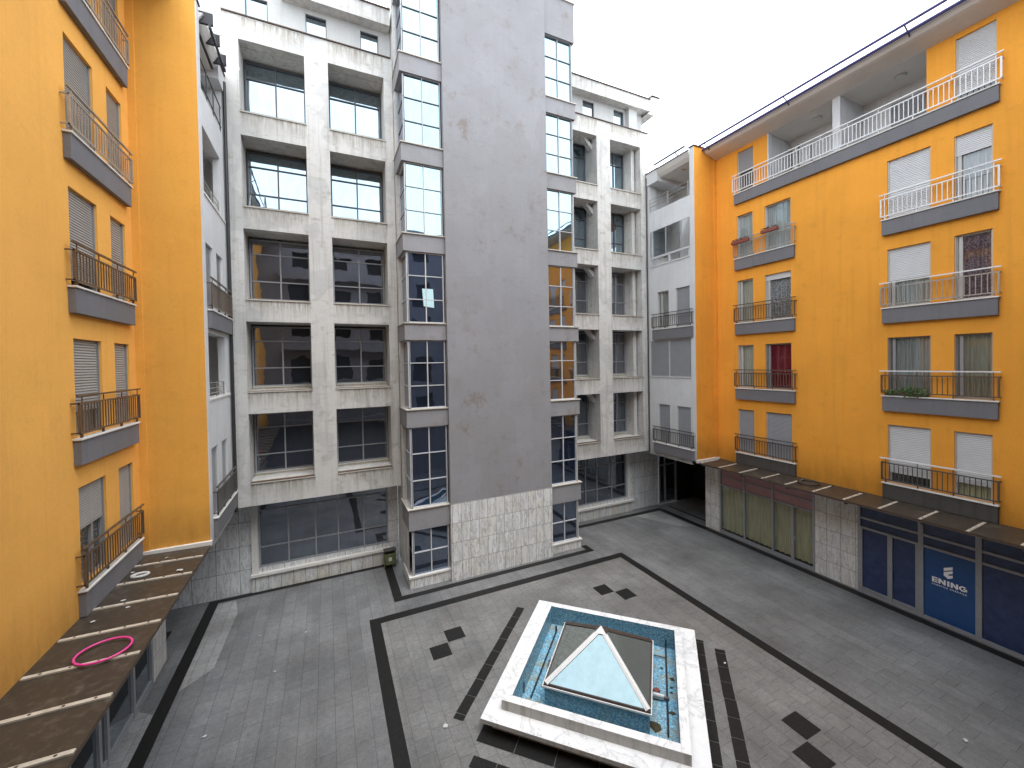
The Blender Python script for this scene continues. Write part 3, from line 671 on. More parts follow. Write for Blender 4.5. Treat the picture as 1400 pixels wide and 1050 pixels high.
glazing(FT, LB, 'shop_window', 7.0, 13.87, [13.83, 12.72, 11.43, 11.1, 10.0, 8.6, 7.1], [(.08, 7, 13.87, .16), (2.4, 7, 13.87, .08)], 0, 3.6,
        [(7.05, 13.8, .16, 3.58, 'shopglass')], pw=.11)
mb = MB(); mb.box((-4.45, 13.88, 0), (-5.1, 14.87, GH-.02), 'marble_side'); mb.build('stone_pillar', LB)
mb = MB(); mb.box((-4.6, 6.9, 0), (-5.5, 13.87, GH-.03), 'dim'); mb.box((-4.47, ends, 0), (-5.5, 6.89, GH-.03), 'marble_side'); mb.box((-5.1, 13.9, 0), (-13, 14.8, GH-.021), 'dim'); mb.build('shop_interior', LB)

# ---------------- white side wings
def wing(side):
    s = 1 if side == 'L' else -1
    xp = -3.05 if side == 'L' else 16.02
    F = Facade(side, xp); y0, y1 = YC+.24, 16.78
    B = thing('white_apartment_wing', ('narrow white wing between the left orange wall and black downpipe, under black pergola beams' if side == 'L' else
              'narrow white wing on the right above the dark passage, with grey shutters and glazed balcony'), 'building', (xp-s*1, 15.2, 0))
    W1, W2 = (14.02, 14.80), (15.26, 16.02)
    if side == 'R': W1, W2 = (14.02, 14.86), (15.33, 16.10)
    holes = [(*W1, 4.2, 6.2), (*W2, 4.2, 6.2), (*W1, 10.2, 12.12), (*W2, 10.2, 12.12), (13.97, 16.6, 7.62, 9.55), (13.97, 16.58, 13.5, 15.42)]
    mb = MB(); F.wall(mb, y0, y1, 3.42, 16.45, holes, .35, 'white')
    for (a, b, c_, d) in holes[:4]: mb.quad([F.P(a, -.35, c_), F.P(b, -.35, c_), F.P(b, -.35, d), F.P(a, -.35, d)], 'dim')
    # soffit over the passage and body behind
    mb.quad([F.P(y0, 0, 3.42), F.P(y1, 0, 3.42), F.P(y1, -9, 3.42), F.P(y0, -9, 3.42)], 'white')
    F.box(mb, y0, 17.9, 16.30, 16.449, -9, -.001, 'white')
    mb.box(F.P(y0+.001, -2.2, 3.5), F.P(17.9, -9, 19), 'white')
    F.box(mb, 16.6, y1-.002, 16.45, 18.6, -.5, -.002, 'white'); F.box(mb, 16.79, 17.9, 3.43, 18.6, -3, -.003, 'white')
    # loggia back and ceilings
    for (zf, zc) in ((7.5, 9.75), (13.4, 15.6)):
        mb.box(F.P(y0, -.35, zf-.1), F.P(16.8, -2.2, zf), 'soffit'); mb.box(F.P(y0, -.35, zc), F.P(16.8, -2.2, zc+.1), 'white')
        mb.quad([F.P(16.75, -.35, zf), F.P(16.75, -2.2, zf), F.P(16.75, -2.2, zc), F.P(16.75, -.35, zc)], 'white')
    mb.build('wall', B)
    mb = MB()   # roof with coffered eave
    F.box(mb, y0, 15.95, 18.15, 18.5, -9, .0-.15, 'soffit'); F.box(mb, 15.95, y1, 17.95, 18.58, -9, .06, 'white'); F.box(mb, 15.9, y1+.02, 18.58, 18.62, -9, .1, 'flash')
    mb.prism([F.P(y0, -.15, 18.15), F.P(y0, .0, 18.3), F.P(y0, .12, 18.5), F.P(y0, -.15, 18.5)], (0, 15.95-y0, 0), 'soffit')
    mb.build('eave', B)
    if side == 'R':
        gutter(B, 15.72, 1, YC+.26, 15.9)
        mb = MB(); mb.tube([(16.6, 14.9, 18.06), (16.6, 14.9, 18.149)], .15, 'lamp', 16); mb.build('ceiling_lamp', B)
        window(Facade('R', xp+2.2-.13), B, 14.05, 15.2, 16.6, 17.9, shut=1, sm='shutter_grey')
        # glazed balcony
        mb = MB()
        for u in (14.0, 14.5, 15.5, 16.54): F.box(mb, u-.03, u+.03, 14.0, 15.42, -.05, .0, 'alu')
        F.box(mb, 13.97, 16.58, 13.93, 14.03, -.05, .03, 'alu_white'); F.box(mb, 13.97, 16.58, 13.50, 13.58, -.05, .03, 'alu_white')
        for u in (14.0, 15.25, 16.54): F.box(mb, u-.04, u+.04, 13.58, 13.93, -.05, .025, 'alu_white')
        w = mb.build('balcony_glazing', B)
        q = MB(); q.quad([F.P(13.97, -.02, 13.5), F.P(16.58, -.02, 13.5), F.P(16.58, -.02, 15.42), F.P(13.97, -.02, 15.42)], 'glass'); q.build('pane', w)
        # closed roller blinds of the balcony two floors below
        mb = MB(); F.box(mb, 15.28, 15.34, 7.62, 9.55, -.02, .02, 'alu_white'); F.box(mb, 13.97, 16.6, 7.62, 7.70, -.03, .03, 'alu_white'); w = mb.build('window', B)
        slats(F, 13.99, 15.27, 7.72, 9.55, -.02, 'shutter_grey', w, .05); slats(F, 15.35, 16.58, 7.72, 9.55, -.02, 'shutter_grey', w, .05)
        window(F, B, *W1, 4.2, 6.2, shut=1, sm='shutter_grey'); window(F, B, *W2, 4.2, 6.2, shut=1, sm='shutter_grey')
        window(F, B, *W1, 10.2, 12.12, shut=1, sm='shutter_grey'); window(F, B, *W2, 10.2, 12.12, curtain='c_white', leaf=.7)
        ledge(F, B, 13.80, 16.36, 9.62, 10.18, d=.14); railing(F, B, 13.78, 16.4, 10.18, 'rail_dark', ht=.78); ledge(F, B, 13.80, 16.36, 3.64, 4.18, d=.14); railing(F, B, 13.78, 16.4, 4.18, 'rail_dark', ht=.82)
        mb = MB()
        for z in (16.75, 16.95, 17.15): mb.tube([F.P(y0, .0, z), F.P(16.6, .0, z)], .014, 'rail_steel', 6)
        for u in (14.05, 15.3, 16.55): mb.tube([F.P(u, .0, 16.45), F.P(u, .0, 17.15)], .018, 'rail_steel', 6)
        mb.build('railing', B)
        mb = MB(); mb.tube([(15.96, 16.74, 3.5), (15.96, 16.74, 18.4)], .035, 'rail_dark', 8); mb.build('downpipe', B)
    else:
        for W in (W1, W2):
            window(F, B, *W, 4.2, 6.2, shut=1, sm='shutter_grey'); window(F, B, *W, 10.2, 12.12, shut=1, sm='shutter_grey')
        ledge(F, B, 13.95, 16.70, 9.66, 10.2, d=.12); railing(F, B, 13.97, 16.66, 10.2, 'rail_brown', ht=.9); ledge(F, B, 13.95, 16.70, 3.70, 4.25, d=.12); railing(F, B, 13.97, 16.66, 4.25, 'rail_dark', ht=.85)
        for zf in (7.62, 13.5):
            mb = MB()
            for z in (zf+.15, zf+.3, zf+.46): mb.tube([F.P(14.0, -.06, z), F.P(16.1, -.06, z)], .014, 'rail_steel', 6)
            for u in (14.0, 15.1, 16.1): mb.tube([F.P(u, -.06, zf), F.P(u, -.06, zf+.46)], .016, 'rail_steel', 6)
            mb.build('railing', B); mb = MB(); F.box(mb, 13.95, 16.65, zf-.04, zf+.02, -.2, .03, 'sill'); mb.build('balcony_ledge', B)
            mb = MB(); F.box(mb, 16.1, 16.6, zf, zf+1.93, -.2, -.001, 'white'); mb.build('wall_return', B)
        mb = MB(); F.box(mb, 14.0, 14.12, 8.4, 9.5, -.3, -.25, 'upvc'); F.box(mb, 13.97, 14.02, 13.55, 15.4, -.12, -.06, 'upvc'); mb.build('open_sash', B)
        F3 = Facade('L', xp-.9); window(F3, B, 14.1, 15.3, 16.5, 17.8, shut=.9, sm='shutter')
        mb = MB()
        for u in (14.0, 14.8, 15.6, 16.5): mb.tube([F.P(u, -.03, 16.45), F.P(u, -.03, 17.35)], .016, 'pergola', 6)
        for z in (17.35, 16.7): mb.tube([F.P(y0, -.03, z), F.P(16.6, -.03, z)], .018, 'pergola', 6)
        mb.build('railing', B)
        mb = MB()   # pergola
        for y in (14.05, 14.86, 15.72):
            mb.box((-4.3, y-.04, 18.28), (-2.72, y+.04, 18.60), 'pergola')
        for x in (-2.80, -3.14): mb.box((x-.03, YC+.3, 18.18), (x+.03, 15.9, 18.28), 'pergola')
        pg = mb.build('pergola', B)
        for (ya, yb) in ((14.1, 14.8), (14.92, 15.66), (15.78, 16.3)):
            mb = MB(); mb.box((-4.3, ya, 18.62), (-2.45, yb, 18.64), 'pergola_sheet'); mb.build('roof_sheet', pg)
        mb = MB(); mb.tube([(-2.97, 16.66, 3.5), (-2.97, 16.66, 18.3)], .055, 'pipe_black', 10); mb.build('downpipe', B)
    return B
WL = wing('L'); WR = wing('R')
# passage on the right: glazed door in the back wall
# ================================================================== office building
OB = thing('office_building', 'weathered white concrete office block with mirror windows and a tall grey stair tower', 'building', (6.54, 18, 0))
FB = Facade('B', 16.8); FW = Facade('B', 17.85)
sillz = [4.39, 7.65, 10.93, 14.21, 17.52]; headz = [6.86, 10.15, 13.43, 16.70, 20.02]
colsL = [(-2.55, -.50), (.30, 2.33)]; colsR = [(10.80, 12.74), (13.58, 15.61)]
mb = MB()
holesL = [(a, b, s, h) for (a, b) in colsL for s, h in zip(sillz, headz)]; holesR = [(a, b, s, h) for (a, b) in colsR for s, h in zip(sillz, headz)]
for xa, xb, hh, xs in ((-3.0, 2.67, holesL, -3.0), (10.43, 16.1, holesR, 16.1)):
    mb = MB(); FB.wall(mb, xa, xb, 3.58, 20.84, hh, .38, 'conc')
    mb.quad([(xs, 16.8, 3.58), (xs, 18, 3.58), (xs, 18, 20.84), (xs, 16.8, 20.84)], 'conc')
    mb.quad([(xa, 16.8, 3.58), (xb, 16.8, 3.58), (xb, 17.85, 3.58), (xa, 17.85, 3.58)], 'conc')
    mb.build('concrete_grid', OB)
# balcony slabs, side fins and window wall inside each opening
for side, cols in (('L', colsL), ('R', colsR)):
    x0, x1 = (-3.0, 2.67) if side == 'L' else (10.43, 16.1)
    mb = MB()
    for s, h in zip(sillz, [3.6]+headz[:-1]):
        mb.box((x0+.01, 17.18, h-.001), (x1-.01, 18.0, s+.02), 'conc')
    mb.box((x0+.01, 17.19, 20.0), (x1-.01, 18.0, 20.8), 'conc')
    for xa, xb in (((-3+.01, -2.56), (-.49, .29), (2.34, 2.66)) if side == 'L' else ((12.75, 13.57), (15.30, 15.52))):
        mb.box((xa, 17.181, 3.6), (xb, 17.99, 20.4), 'conc')
    if side == 'R':
        mb.box((15.62, 17.181, 3.6), (16.09, 17.99, 20.4), 'conc')
        for h in headz: mb.prism([(12.2, 17.185, h+.0), (12.45, 17.185, h), (12.74, 17.185, h-.3), (12.74, 17.185, h-.55)], (0, .25, 0), 'conc')
    mb.build('recess_wall', OB)
    for ci, (a, b) in enumerate(cols):
        for s, h in zip(sillz, headz):
            mb = MB(); FB.box(mb, a+.002, b+.03 if side == 'L' else b+.03, s-.03, s+.015, -.385, .035, 'coping'); FB.box(mb, a+.002, b+.03, s+.015, s+.022, -.2, .036, 'flash'); mb.build('window_sill', OB)
def offwin(u0, u1, z0, z1, mulls, hz, gm, fm='alu', F=FW, t=.05, name='window', d=.0):
    m_ = MB()
    for (a, b, c_, e) in ((u0, u0+t, z0, z1), (u1-t, u1, z0, z1), (u0+t, u1-t, z0, z0+t), (u0+t, u1-t, z1-t, z1)): F.box(m_, a, b, c_, e, d-.02, d+.06, fm)
    for q in mulls: F.box(m_, q-t/2, q+t/2, z0+t, z1-t, d-.02, d+.05, fm)
    for q in hz: F.box(m_, u0+t, u1-t, q-t*.4, q+t*.4, d-.02, d+.045, fm)
    w = m_.build(name, OB)
    us = [u0+t]+list(mulls)+[u1-t]; zs = [z0+t]+sorted(hz)+[z1-t]
    # panes sit very slightly out of true, one mesh per window
    g = MB()
    for i in range(len(us)-1):
        for j in range(len(zs)-1):
            e = [random.uniform(-.004, .004) for _ in range(4)]
            g.quad([F.P(us[i], d+e[0], zs[j]), F.P(us[i+1], d+e[1], zs[j]), F.P(us[i+1], d+e[2], zs[j+1]), F.P(us[i], d+e[0]+e[2]-e[1], zs[j+1])], gm)
    g.build('pane', w)
    return w
for side, cols in (('L', colsL), ('R', colsR)):
    for ci, (a, b) in enumerate(cols):
        for i, (s, h) in enumerate(zip(sillz, headz)):
            z1 = h-.08; z0 = s+.14
            u0, u1 = a+.02, b-.02
            if side == 'R' and ci == 1: u1 = 15.28
            mid = (u0+u1)/2 if not (side == 'R' and ci == 1) else 14.62
            hz = [z1-.56, z1-1.58] if i < 4 else [z1-.62]
            if side == 'R' and ci == 0: mid = 12.0
            offwin(u0, u1, z0, z1, [mid], hz, 'mirror' if i >= 3 else ('mirror_mid' if i >= 1 else 'mirror_low'), 'alu' if i < 3 else 'alu_dark')  # one glass in several tints, set by what each storey mirrors
            mb = MB(); FW.box(mb, u0-.02, u1+.02, s+.021, z0-.001, -.05, .12, 'concwarm'); FW.box(mb, u0-.02, u1+.02, z0-.03, z0+.002, -.05, .16, 'coping'); mb.build('window_sill', OB)
# open hopper sash
mb = MB()
for x in (-2.46, -2.0): mb.prism([(x, 17.78, 15.0), (x+.04, 17.78, 15.0), (x+.04, 17.45, 14.45), (x, 17.45, 14.45)], (0, .05, 0), 'alu')
mb.box((-2.46, 17.43, 14.42), (-1.96, 17.5, 14.47), 'alu'); mb.build('open_sash', OB)
# ground floor
mb = MB()
FW.wall(mb, -9, 2.67, 0, GH, [(-2.5, 2.25, .88, 3.57)], .12, 'marble_back', 'sill'); mb.build('stone_wall', OB); mb = MB(); FW.wall(mb, 10.4, 17.66, 0, GH, [(10.45, 15.28, .80, 3.57)], .12, 'marble_back', 'sill'); mb.build('stone_wall', OB); mb = MB()
FW.wall(mb, 19.12, 30, 0, GH, [], .1, 'dark')  # near-black sheet standing in for the dark depth of the passage
mb.build('stone_wall', OB)
mb = MB(); mb.quad([(2.70, 15.45, .4), (2.70, 17.85, .4), (2.70, 17.85, 2.3), (2.70, 15.45, 2.3)], 'conc'); mb.build('stone_wall', OB)
mb = MB(); FW.box(mb, -2.74, 2.3, 0, .60, .001, .07, 'marble_band'); mb.build('stone_plinth', OB); mb = MB(); FW.box(mb, 10.45, 15.6, 0, .56, .001, .07, 'marble_band'); mb.build('stone_plinth', OB)
mb = MB(); FW.box(mb, -2.76, 2.32, .601, .70, 0, .16, 'sill'); FW.box(mb, -2.72, -2.51, .701, 3.57, .001, .1, 'sill'); mb.build('window_surround', OB)
mb = MB(); FW.box(mb, 10.45, 15.72, .561, .66, 0, .16, 'sill'); FW.box(mb, 15.29, 15.5, .661, 3.57, .001, .1, 'sill'); mb.build('window_surround', OB)
offwin(-2.49, 2.24, .89, 3.56, [-1.5, -.54, .29, 1.27], [1.65, 3.05], 'mirror_low', 'alu', d=-.06)
offwin(10.46, 15.27, .81, 3.56, [11.5, 12.5, 13.25, 14.25], [1.55, 2.82], 'mirror_low', 'alu', d=-.06)
FD = Facade('B', 17.87)
offwin(17.68, 19.10, 0.02, 2.9, [18.2], [2.3], 'mirror_low', 'alu', F=FD, t=.09, name='glazed_door')
mb = MB(); FD.box(mb, 17.66, 19.12, 2.9, GH, 0, .02, 'dark'); mb.build('door_fanlight', OB)
# attic
FA = Facade('B', 17.2)
mb = MB()
hA = [(-2.37, -1.67, 21.12, 21.93), (-.43, .29, 21.12, 21.93), (1.52, 2.21, 21.12, 21.93)]; hB = [(12.2, 12.9, 21.12, 21.93), (14.19, 14.85, 21.12, 21.93)]
FA.wall(mb, -11, 2.67, 20.84, 22.2, hA, .2, 'attic', None, 'dim'); FA.wall(mb, 10.4, 16.1, 20.84, 22.2, hB, .2, 'attic', None, 'dim')
mb.quad([(-3, 16.8, 20.84), (2.67, 16.8, 20.84), (2.67, 17.2, 20.84), (-3, 17.2, 20.84)], 'conc'); mb.quad([(10.4, 16.8, 20.84), (16.1, 16.8, 20.84), (16.1, 17.2, 20.84), (10.4, 17.2, 20.84)], 'conc')
mb.box((-11, 17.21, 16), (-3.01, 24, 22), 'attic'); mb.box((15.0, 16.95, 20.842), (15.55, 17.2, 22.1), 'attic'); mb.box((-2.99, 18.02, 3.6), (16.09, 24, 20.5), 'dim'); mb.box((-2.99, 17.45, 20.85), (16.09, 24, 22.1), 'conc')
mb.build('attic_wall', OB)
for (a, b, c_, d) in hA+hB: offwin(a, b, c_, d, [], [], 'mirror', 'alu_dark', F=Facade('B', 17.3), t=.03)
mb = MB()
mb.box((-1.2, 16.75, 22.12), (2.6, 24, 22.74), 'conc'); mb.build('roof_beam', OB); mb = MB(); mb.box((10.4, 16.75, 22.08), (16.3, 24, 22.70), 'conc')
mb.prism([(16.3, 16.75, 22.08), (16.3, 16.75, 22.70), (16.42, 16.75, 22.72), (16.42, 16.75, 22.9), (16.95, 16.75, 22.93), (16.85, 16.75, 22.2), (16.6, 16.75, 21.92), (16.1, 16.75, 21.92)], (0, 7, 0), 'conc')
mb.build('roof_beam', OB)
for q in (((-1.22, 16.7, 22.741), (2.62, 24, 22.78)), ((10.4, 16.7, 22.701), (16.3, 24, 22.74)), ((16.4, 16.7, 22.94), (17.0, 24, 22.97)), ((-3.02, 16.75, 20.842), (2.6, 17.0, 20.88)), ((10.4, 16.75, 20.842), (16.14, 17.0, 20.88))):
    mb = MB(); mb.box(*q, 'flash'); mb.build('roof_flashing', OB)
# stair tower
mb = MB()
TY = 15.15
mb.box((4.27, TY, 3.04), (8.83, 18, 25.6), 'tower')
mb.box((2.86, 15.75, 3.0), (10.22, 18, 25.0), 'concwarm'); mb.box((2.69, 16.52, .3), (10.40, 17.9, 25), 'conc')
mb.build('tower_wall', OB)
mb = MB(); mb.box((4.27, TY-.01, 0), (8.83, 17, 3.039), 'marble_tower'); mb.box((2.69, 15.31, 0), (4.269, 17, .40), 'marble_tower'); mb.box((8.831, 15.31, 0), (10.41, 17, .36), 'marble_tower'); mb.build('tower_base', OB)
slabs = [(2.23, 3.05), (6.14, 6.83), (9.45, 10.10), (12.79, 13.46), (16.13, 16.82), (19.42, 20.12), (22.82, 24.56)]
for side in (0, 1):
    xa, xb = (2.68, 4.268) if side == 0 else (8.832, 10.42)
    xe, xi = (xa, xb) if side == 0 else (xb, xa); s = 1 if side == 0 else -1
    for k, (a, b) in enumerate(slabs):
        mb = MB(); mb.box((xa, 15.27, a), (xb, 16.78, b-.035), 'tower')
        mb.box((xe-s*.04, 15.22, b-.034), (xi, 16.79, b+.005), 'coping'); mb.build('bay_spandrel', OB)
    mb = MB(); mb.box((xe-s*.03, 15.27, .401 if side == 0 else .361), (xi, 16.6, .47 if side == 0 else .43), 'sill'); mb.build('bay_sill', OB)
    zs = [.43]+[b for a, b in slabs[:6]]
    for k in range(7):
        z0 = zs[k]+.005; z1 = slabs[k][0]-.002
        H3 = [z0+(z1-z0)*q for q in ((.5,) if k == 0 else (1/3, 2/3))]
        ga, gb = (2.83, 4.22) if side == 0 else (8.88, 10.27)
        gm = 'mirror_bay' if k >= 4 else ('mirror_blue' if (side == 0 or k < 2) else 'mirror_mid')
        F_ = Facade('B', 15.40)
        fm = 'alu_white' if k < 5 else 'alu'
        offwin(ga, gb, z0, z1, [(ga+gb)/2], H3, gm, fm, F=F_, t=.04 if k < 4 else .028, name='bay_window')
        # glazed return
        Fs = Facade('R', ga) if side == 0 else Facade('L', gb)
        m_ = MB(); ya, yb = 15.34, 16.5
        for (p, q, r_, t_) in ((ya, ya+.06, z0, z1), (yb-.05, yb, z0, z1), (ya, yb, z0, z0+.04), (ya, yb, z1-.04, z1)): Fs.box(m_, p, q, r_, t_, -.02, .04, fm)
        for q in H3: Fs.box(m_, ya, yb, q-.015, q+.015, -.02, .03, fm)
        w = m_.build('bay_window', OB); g = MB(); g.quad([Fs.P(ya, 0, z0), Fs.P(yb, 0, z0), Fs.P(yb, 0, z1), Fs.P(ya, 0, z1)], 'mirror_low'); g.build('pane', w)
mb = MB(); mb.prism([(3.43, 15.36, 10.75), (3.83, 15.36, 10.70), (3.80, 15.36, 11.42), (3.38, 15.36, 11.42)], (0, .02, 0), 'cyan'); mb.build('sky_reflection_sheet', OB)  # flat sheet coloured as a patch of sky mirrored in the bay
mb = MB(); mb.box((4.1, TY-.05, 25.601), (8.9, 18, 25.66), 'flash'); mb.box((9.2, 15.3, 24.9), (10.2, 15.34, 25.9), 'mirror'); mb.build('tower_roof', OB)

# ================================================================== building behind the camera (seen in the mirror windows)
FF = Facade('F', -1.6)
BB = thing('rear_apartment_building', 'pale building with arches and dark windows, seen mirrored in the office windows', 'building', (6.5, -3, 0))
mb = MB(); hs = []
for i, (a, b) in enumerate(rows):
    for x in (-2.6, .4, 3.4, 6.4, 9.4, 12.4, 15.0): hs.append((x, x+1.5, a+(.0 if i % 2 else .6), b))
FF.wall(mb, -4.7, 17.7, 0, 18.4, hs, .3, 'rear', None, 'dark'); mb.box((-4.7, -2.0, 18.4), (17.7, -8, 19.4), 'ledge'); mb.build('wall', BB)
mb = MB()
for i, (a, b) in enumerate(rows):
    FF.box(mb, -3.2, 5.4, a-.45, a, .001, .75, 'ledge' if i % 2 else 'rear')
mb.build('balcony', BB)

# ================================================================== fountain
FO = thing('fountain', 'square white marble fountain basin lined with blue mosaic, set diagonally in the courtyard', 'fountain', (FC.x, FC.y, 0))
def diam(h, z): return [(FC.x+h, FC.y, z), (FC.x, FC.y+h, z), (FC.x-h, FC.y, z), (FC.x, FC.y-h, z)]
def ring(mb, ho, hi, z0, z1, mt, ms, mi=None):
    o0, o1, i0, i1 = diam(ho, z0), diam(ho, z1), diam(hi, z0), diam(hi, z1)
    for k in range(4):
        n = (k+1) % 4
        mb.quad([o1[k], o1[n], i1[n], i1[k]], mt); mb.quad([o0[k], o0[n], o1[n], o1[k]], ms); mb.quad([i0[k], i0[n], i1[n], i1[k]], mi or ms); mb.quad([o0[k], o0[n], i0[n], i0[k]], ms)
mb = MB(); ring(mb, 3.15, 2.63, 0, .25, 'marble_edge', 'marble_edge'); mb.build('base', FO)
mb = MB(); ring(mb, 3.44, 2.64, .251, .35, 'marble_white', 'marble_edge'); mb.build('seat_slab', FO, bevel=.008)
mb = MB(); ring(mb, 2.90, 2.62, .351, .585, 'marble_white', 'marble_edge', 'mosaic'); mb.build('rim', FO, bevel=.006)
mb = MB(); a, b = diam(2.61, -.05), diam(2.61, .56)
for k in range(4): mb.quad([a[k], a[(k+1) % 4], b[(k+1) % 4], b[k]], 'mosaic')
mb.build('basin_wall', FO)
mb = MB(); mb.quad(diam(2.62, .012), 'mosaic_floor'); mb.build('basin_floor', FO)
mb = MB(); mb.tube([(8.86, 8.74, .06), (6.78, 6.64, .06)], .022, 'pipe_black'); mb.tube([(8.86, 8.74, .06), (8.86, 8.74, .30)], .022, 'pipe_black'); mb.tube([(8.3, 8.70, .06), (8.55, 8.45, .06)], .014, 'pipe_black')
mb.build('pipe', FO)
mb = MB(); mb.tube([(6.42, 10.85, .06), (4.50, 8.94, .06)], .022, 'pipe_black'); mb.tube([(6.36, 10.8, .02), (6.36, 10.8, .22)], .03, 'pipe_black'); mb.build('pipe', FO)
mb = MB(); mb.tube([(7.28, 7.62, .09), (7.46, 7.44, .09)], .07, 'steel', 12); mb.tube([(7.46, 7.44, .07), (7.56, 7.36, .07)], .035, 'pipe_black', 8); mb.box((7.42, 7.66, .013), (7.56, 7.78, .07), 'planter'); mb.build('pump', FO)
mb = MB(); mb.tube([(5.42, 9.62, .09), (5.54, 9.76, .09)], .045, 'steel', 12); mb.tube([(5.36, 9.52, .013), (5.36, 9.52, .12)], .03, 'pipe_black', 8); mb.build('spotlight', FO)
mb = MB(); mb.tube([(4.42, 9.20, .0), (4.42, 9.20, .27)], .03, 'pipe_black', 8); mb.build('overflow_pipe', FO)
# skylight
SK = thing('pyramid_skylight', 'glass pyramid skylight on a blue mosaic curb inside the fountain basin', 'skylight', (FC.x, FC.y, .012))
h = 1.74
mb = MB(); a, b = diam(h, .0125), diam(h, .50)
for k in range(4): mb.quad([a[k], a[(k+1) % 4], b[(k+1) % 4], b[k]], 'mosaic')
mb.build('curb', SK)
mb = MB(); ring(mb, h+.07, h-.22, .50, .53, 'brownframe', 'brownframe'); ring(mb, h+.01, h-.06, .531, .57, 'brownframe', 'brownframe'); ring(mb, h+.075, h+.045, .49, .531, 'frame_skywhite', 'frame_skywhite'); mb.build('base_frame', SK)
mb = MB(); ap = Vector((FC.x, FC.y, 1.44)); cn = [Vector(p) for p in diam(h-.03, .575)]
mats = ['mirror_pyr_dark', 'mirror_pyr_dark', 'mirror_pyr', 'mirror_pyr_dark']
for k in range(4):
    mb = MB(); mb.quad([cn[k], cn[(k+1) % 4], ap], mats[k]); mb.build('pane', SK)
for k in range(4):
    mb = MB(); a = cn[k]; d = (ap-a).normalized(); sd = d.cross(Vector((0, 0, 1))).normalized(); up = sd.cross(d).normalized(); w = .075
    m_ = 'frame_skywhite' if k in (2, 3) else 'brownframe'  # white ridges stand in for sky reflected on the same frame
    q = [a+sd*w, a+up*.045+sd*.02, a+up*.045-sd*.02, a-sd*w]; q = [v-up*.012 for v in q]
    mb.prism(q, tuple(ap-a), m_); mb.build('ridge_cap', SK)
mb = MB()
for (s_, zz) in ((.17, 1.335), (.10, 1.40), (.03, 1.47)): pass
top = [ap+Vector((0, 0, .06))]; cr = [ap+(c-ap)*.13+Vector((0, 0, .045)) for c in cn]
for k in range(4): mb.quad([cr[k], cr[(k+1) % 4], top[0]], 'brownframe' if k != 2 else 'frame_skywhite')
mb.build('apex_cap', SK)
# inner base ledge along the bright face
# ================================================================== small things
def blob(x, y, z, r, m, name, label, cat, group=None, flat=.25, parent=None):
    mb = MB(); n = 11
    ring0 = [(x+r*random.uniform(.55, 1.1)*math.cos(2*PI*i/n), y+r*random.uniform(.55, 1.1)*math.sin(2*PI*i/n), z) for i in range(n)]
    ring1 = [(x+(p[0]-x)*.6, y+(p[1]-y)*.6, z+r*flat*random.uniform(.6, 1.3)) for p in ring0]
    vs = ring0+ring1+[(x, y, z+r*flat*1.1)]
    fs = [(i, (i+1) % n, n+(i+1) % n, n+i) for i in range(n)]+[(n+i, n+(i+1) % n, 2*n) for i in range(n)]
    mb.add(vs, fs, m); o = mb.build(name, parent, smooth=True)
    if not parent: tag(o, label, cat, group)
    return o
LG = 'clumps of wet leaves in the fountain basin'
for i, (x, y, r, lab) in enumerate(((8.16, 7.84, .075, 'dark leaf clump beside the pipe, farthest along the basin floor'), (7.93, 7.64, .05, 'small leaf clump just behind the smallest ones by the pipe'),
      (7.80, 7.52, .05, 'small round leaf clump level with the steel pump'), (7.36, 7.08, .085, 'dark leaf clump between the pump and the near basin corner'),
      (6.72, 6.98, .17, 'large brown heap of wet leaves at the near end of the basin floor'), (8.2, 8.25, .06, 'thin scrap of leaves near the skylight curb'))):
    blob(x, y, .013, r, 'leafmud', 'leaf_clump', lab, 'leaves', LG)
def scrap(x, y, z, r, label, m='litter', grp=None, n=6):
    mb = MB(); a0 = random.random()*6
    pts = [(x+r*random.uniform(.5, 1.1)*math.cos(a0+2*PI*i/n)*1.5, y+r*random.uniform(.5, 1.1)*math.sin(a0+2*PI*i/n), z+random.uniform(0, .5)*r) for i in range(n)]
    c = (x, y, z+r*.5); mb.add(pts+[c], [(i, (i+1) % n, n) for i in range(n)], m)
    return tag(mb.build('litter_scrap', smooth=False), label, 'litter', grp)
GL = 'litter on the paving'; CL = 'litter on the left canopy'
for x, y, r, lab in ((-2.76, 11.32, .045, 'white paper scrap alone on the grey paving nearest the left shopfront'), (-.8, 14.36, .03, 'tiny white scrap on paving below the dark ground floor window'),
      (2.32, 9.13, .06, 'pale crumpled scrap near the lower end of the left dark slab strip'), (-1.51, 12.89, .025, 'tiny white speck in the middle of the left paving'), (-2.11, 14.84, .03, 'tiny white speck near the light worn paving on the left'),
      (.35, 17.2, .03, 'white speck close to the dark stripe under the ground floor window'), (12.58, 3.77, .05, 'white scrap on paving in front of the blue shopfront'), (9.92, 7.62, .03, 'white dot lying on the dark slab strip right of the fountain'),
      (15.06, 15.94, .04, 'white scrap on the paving in front of the passage')):
    scrap(x, y, .012, r, lab, grp=GL)
for x, y, r, lab in ((-3.33, 12.15, .06, 'white crumpled scrap near the outer edge of the left canopy'), (-3.86, 13.12, .035, 'flat pale scrap on the farthest canopy bay'), (-3.80, 10.72, .035, 'small white scrap in the canopy bay beyond the pink hoop'),
      (-4.02, 11.10, .04, 'white sliver lying on a canopy glazing bar'), (-4.24, 10.43, .035, 'white scrap close to the grey ledge on the canopy'), (-4.34, 12.53, .035, 'small white scrap where canopy meets the ledge')):
    scrap(x, y, 3.635, r, lab, grp=CL)
mb = MB(); mb.tube([(-4.12+.13*math.cos(t)*1.2, 12.28+.10*math.sin(t), 3.645) for t in [2*PI*i/14 for i in range(14)]], .035, 'litter', 6, True)
tag(mb.build('plastic_ring', smooth=True), 'small white plastic ring lying on the left canopy near the wall', 'litter')
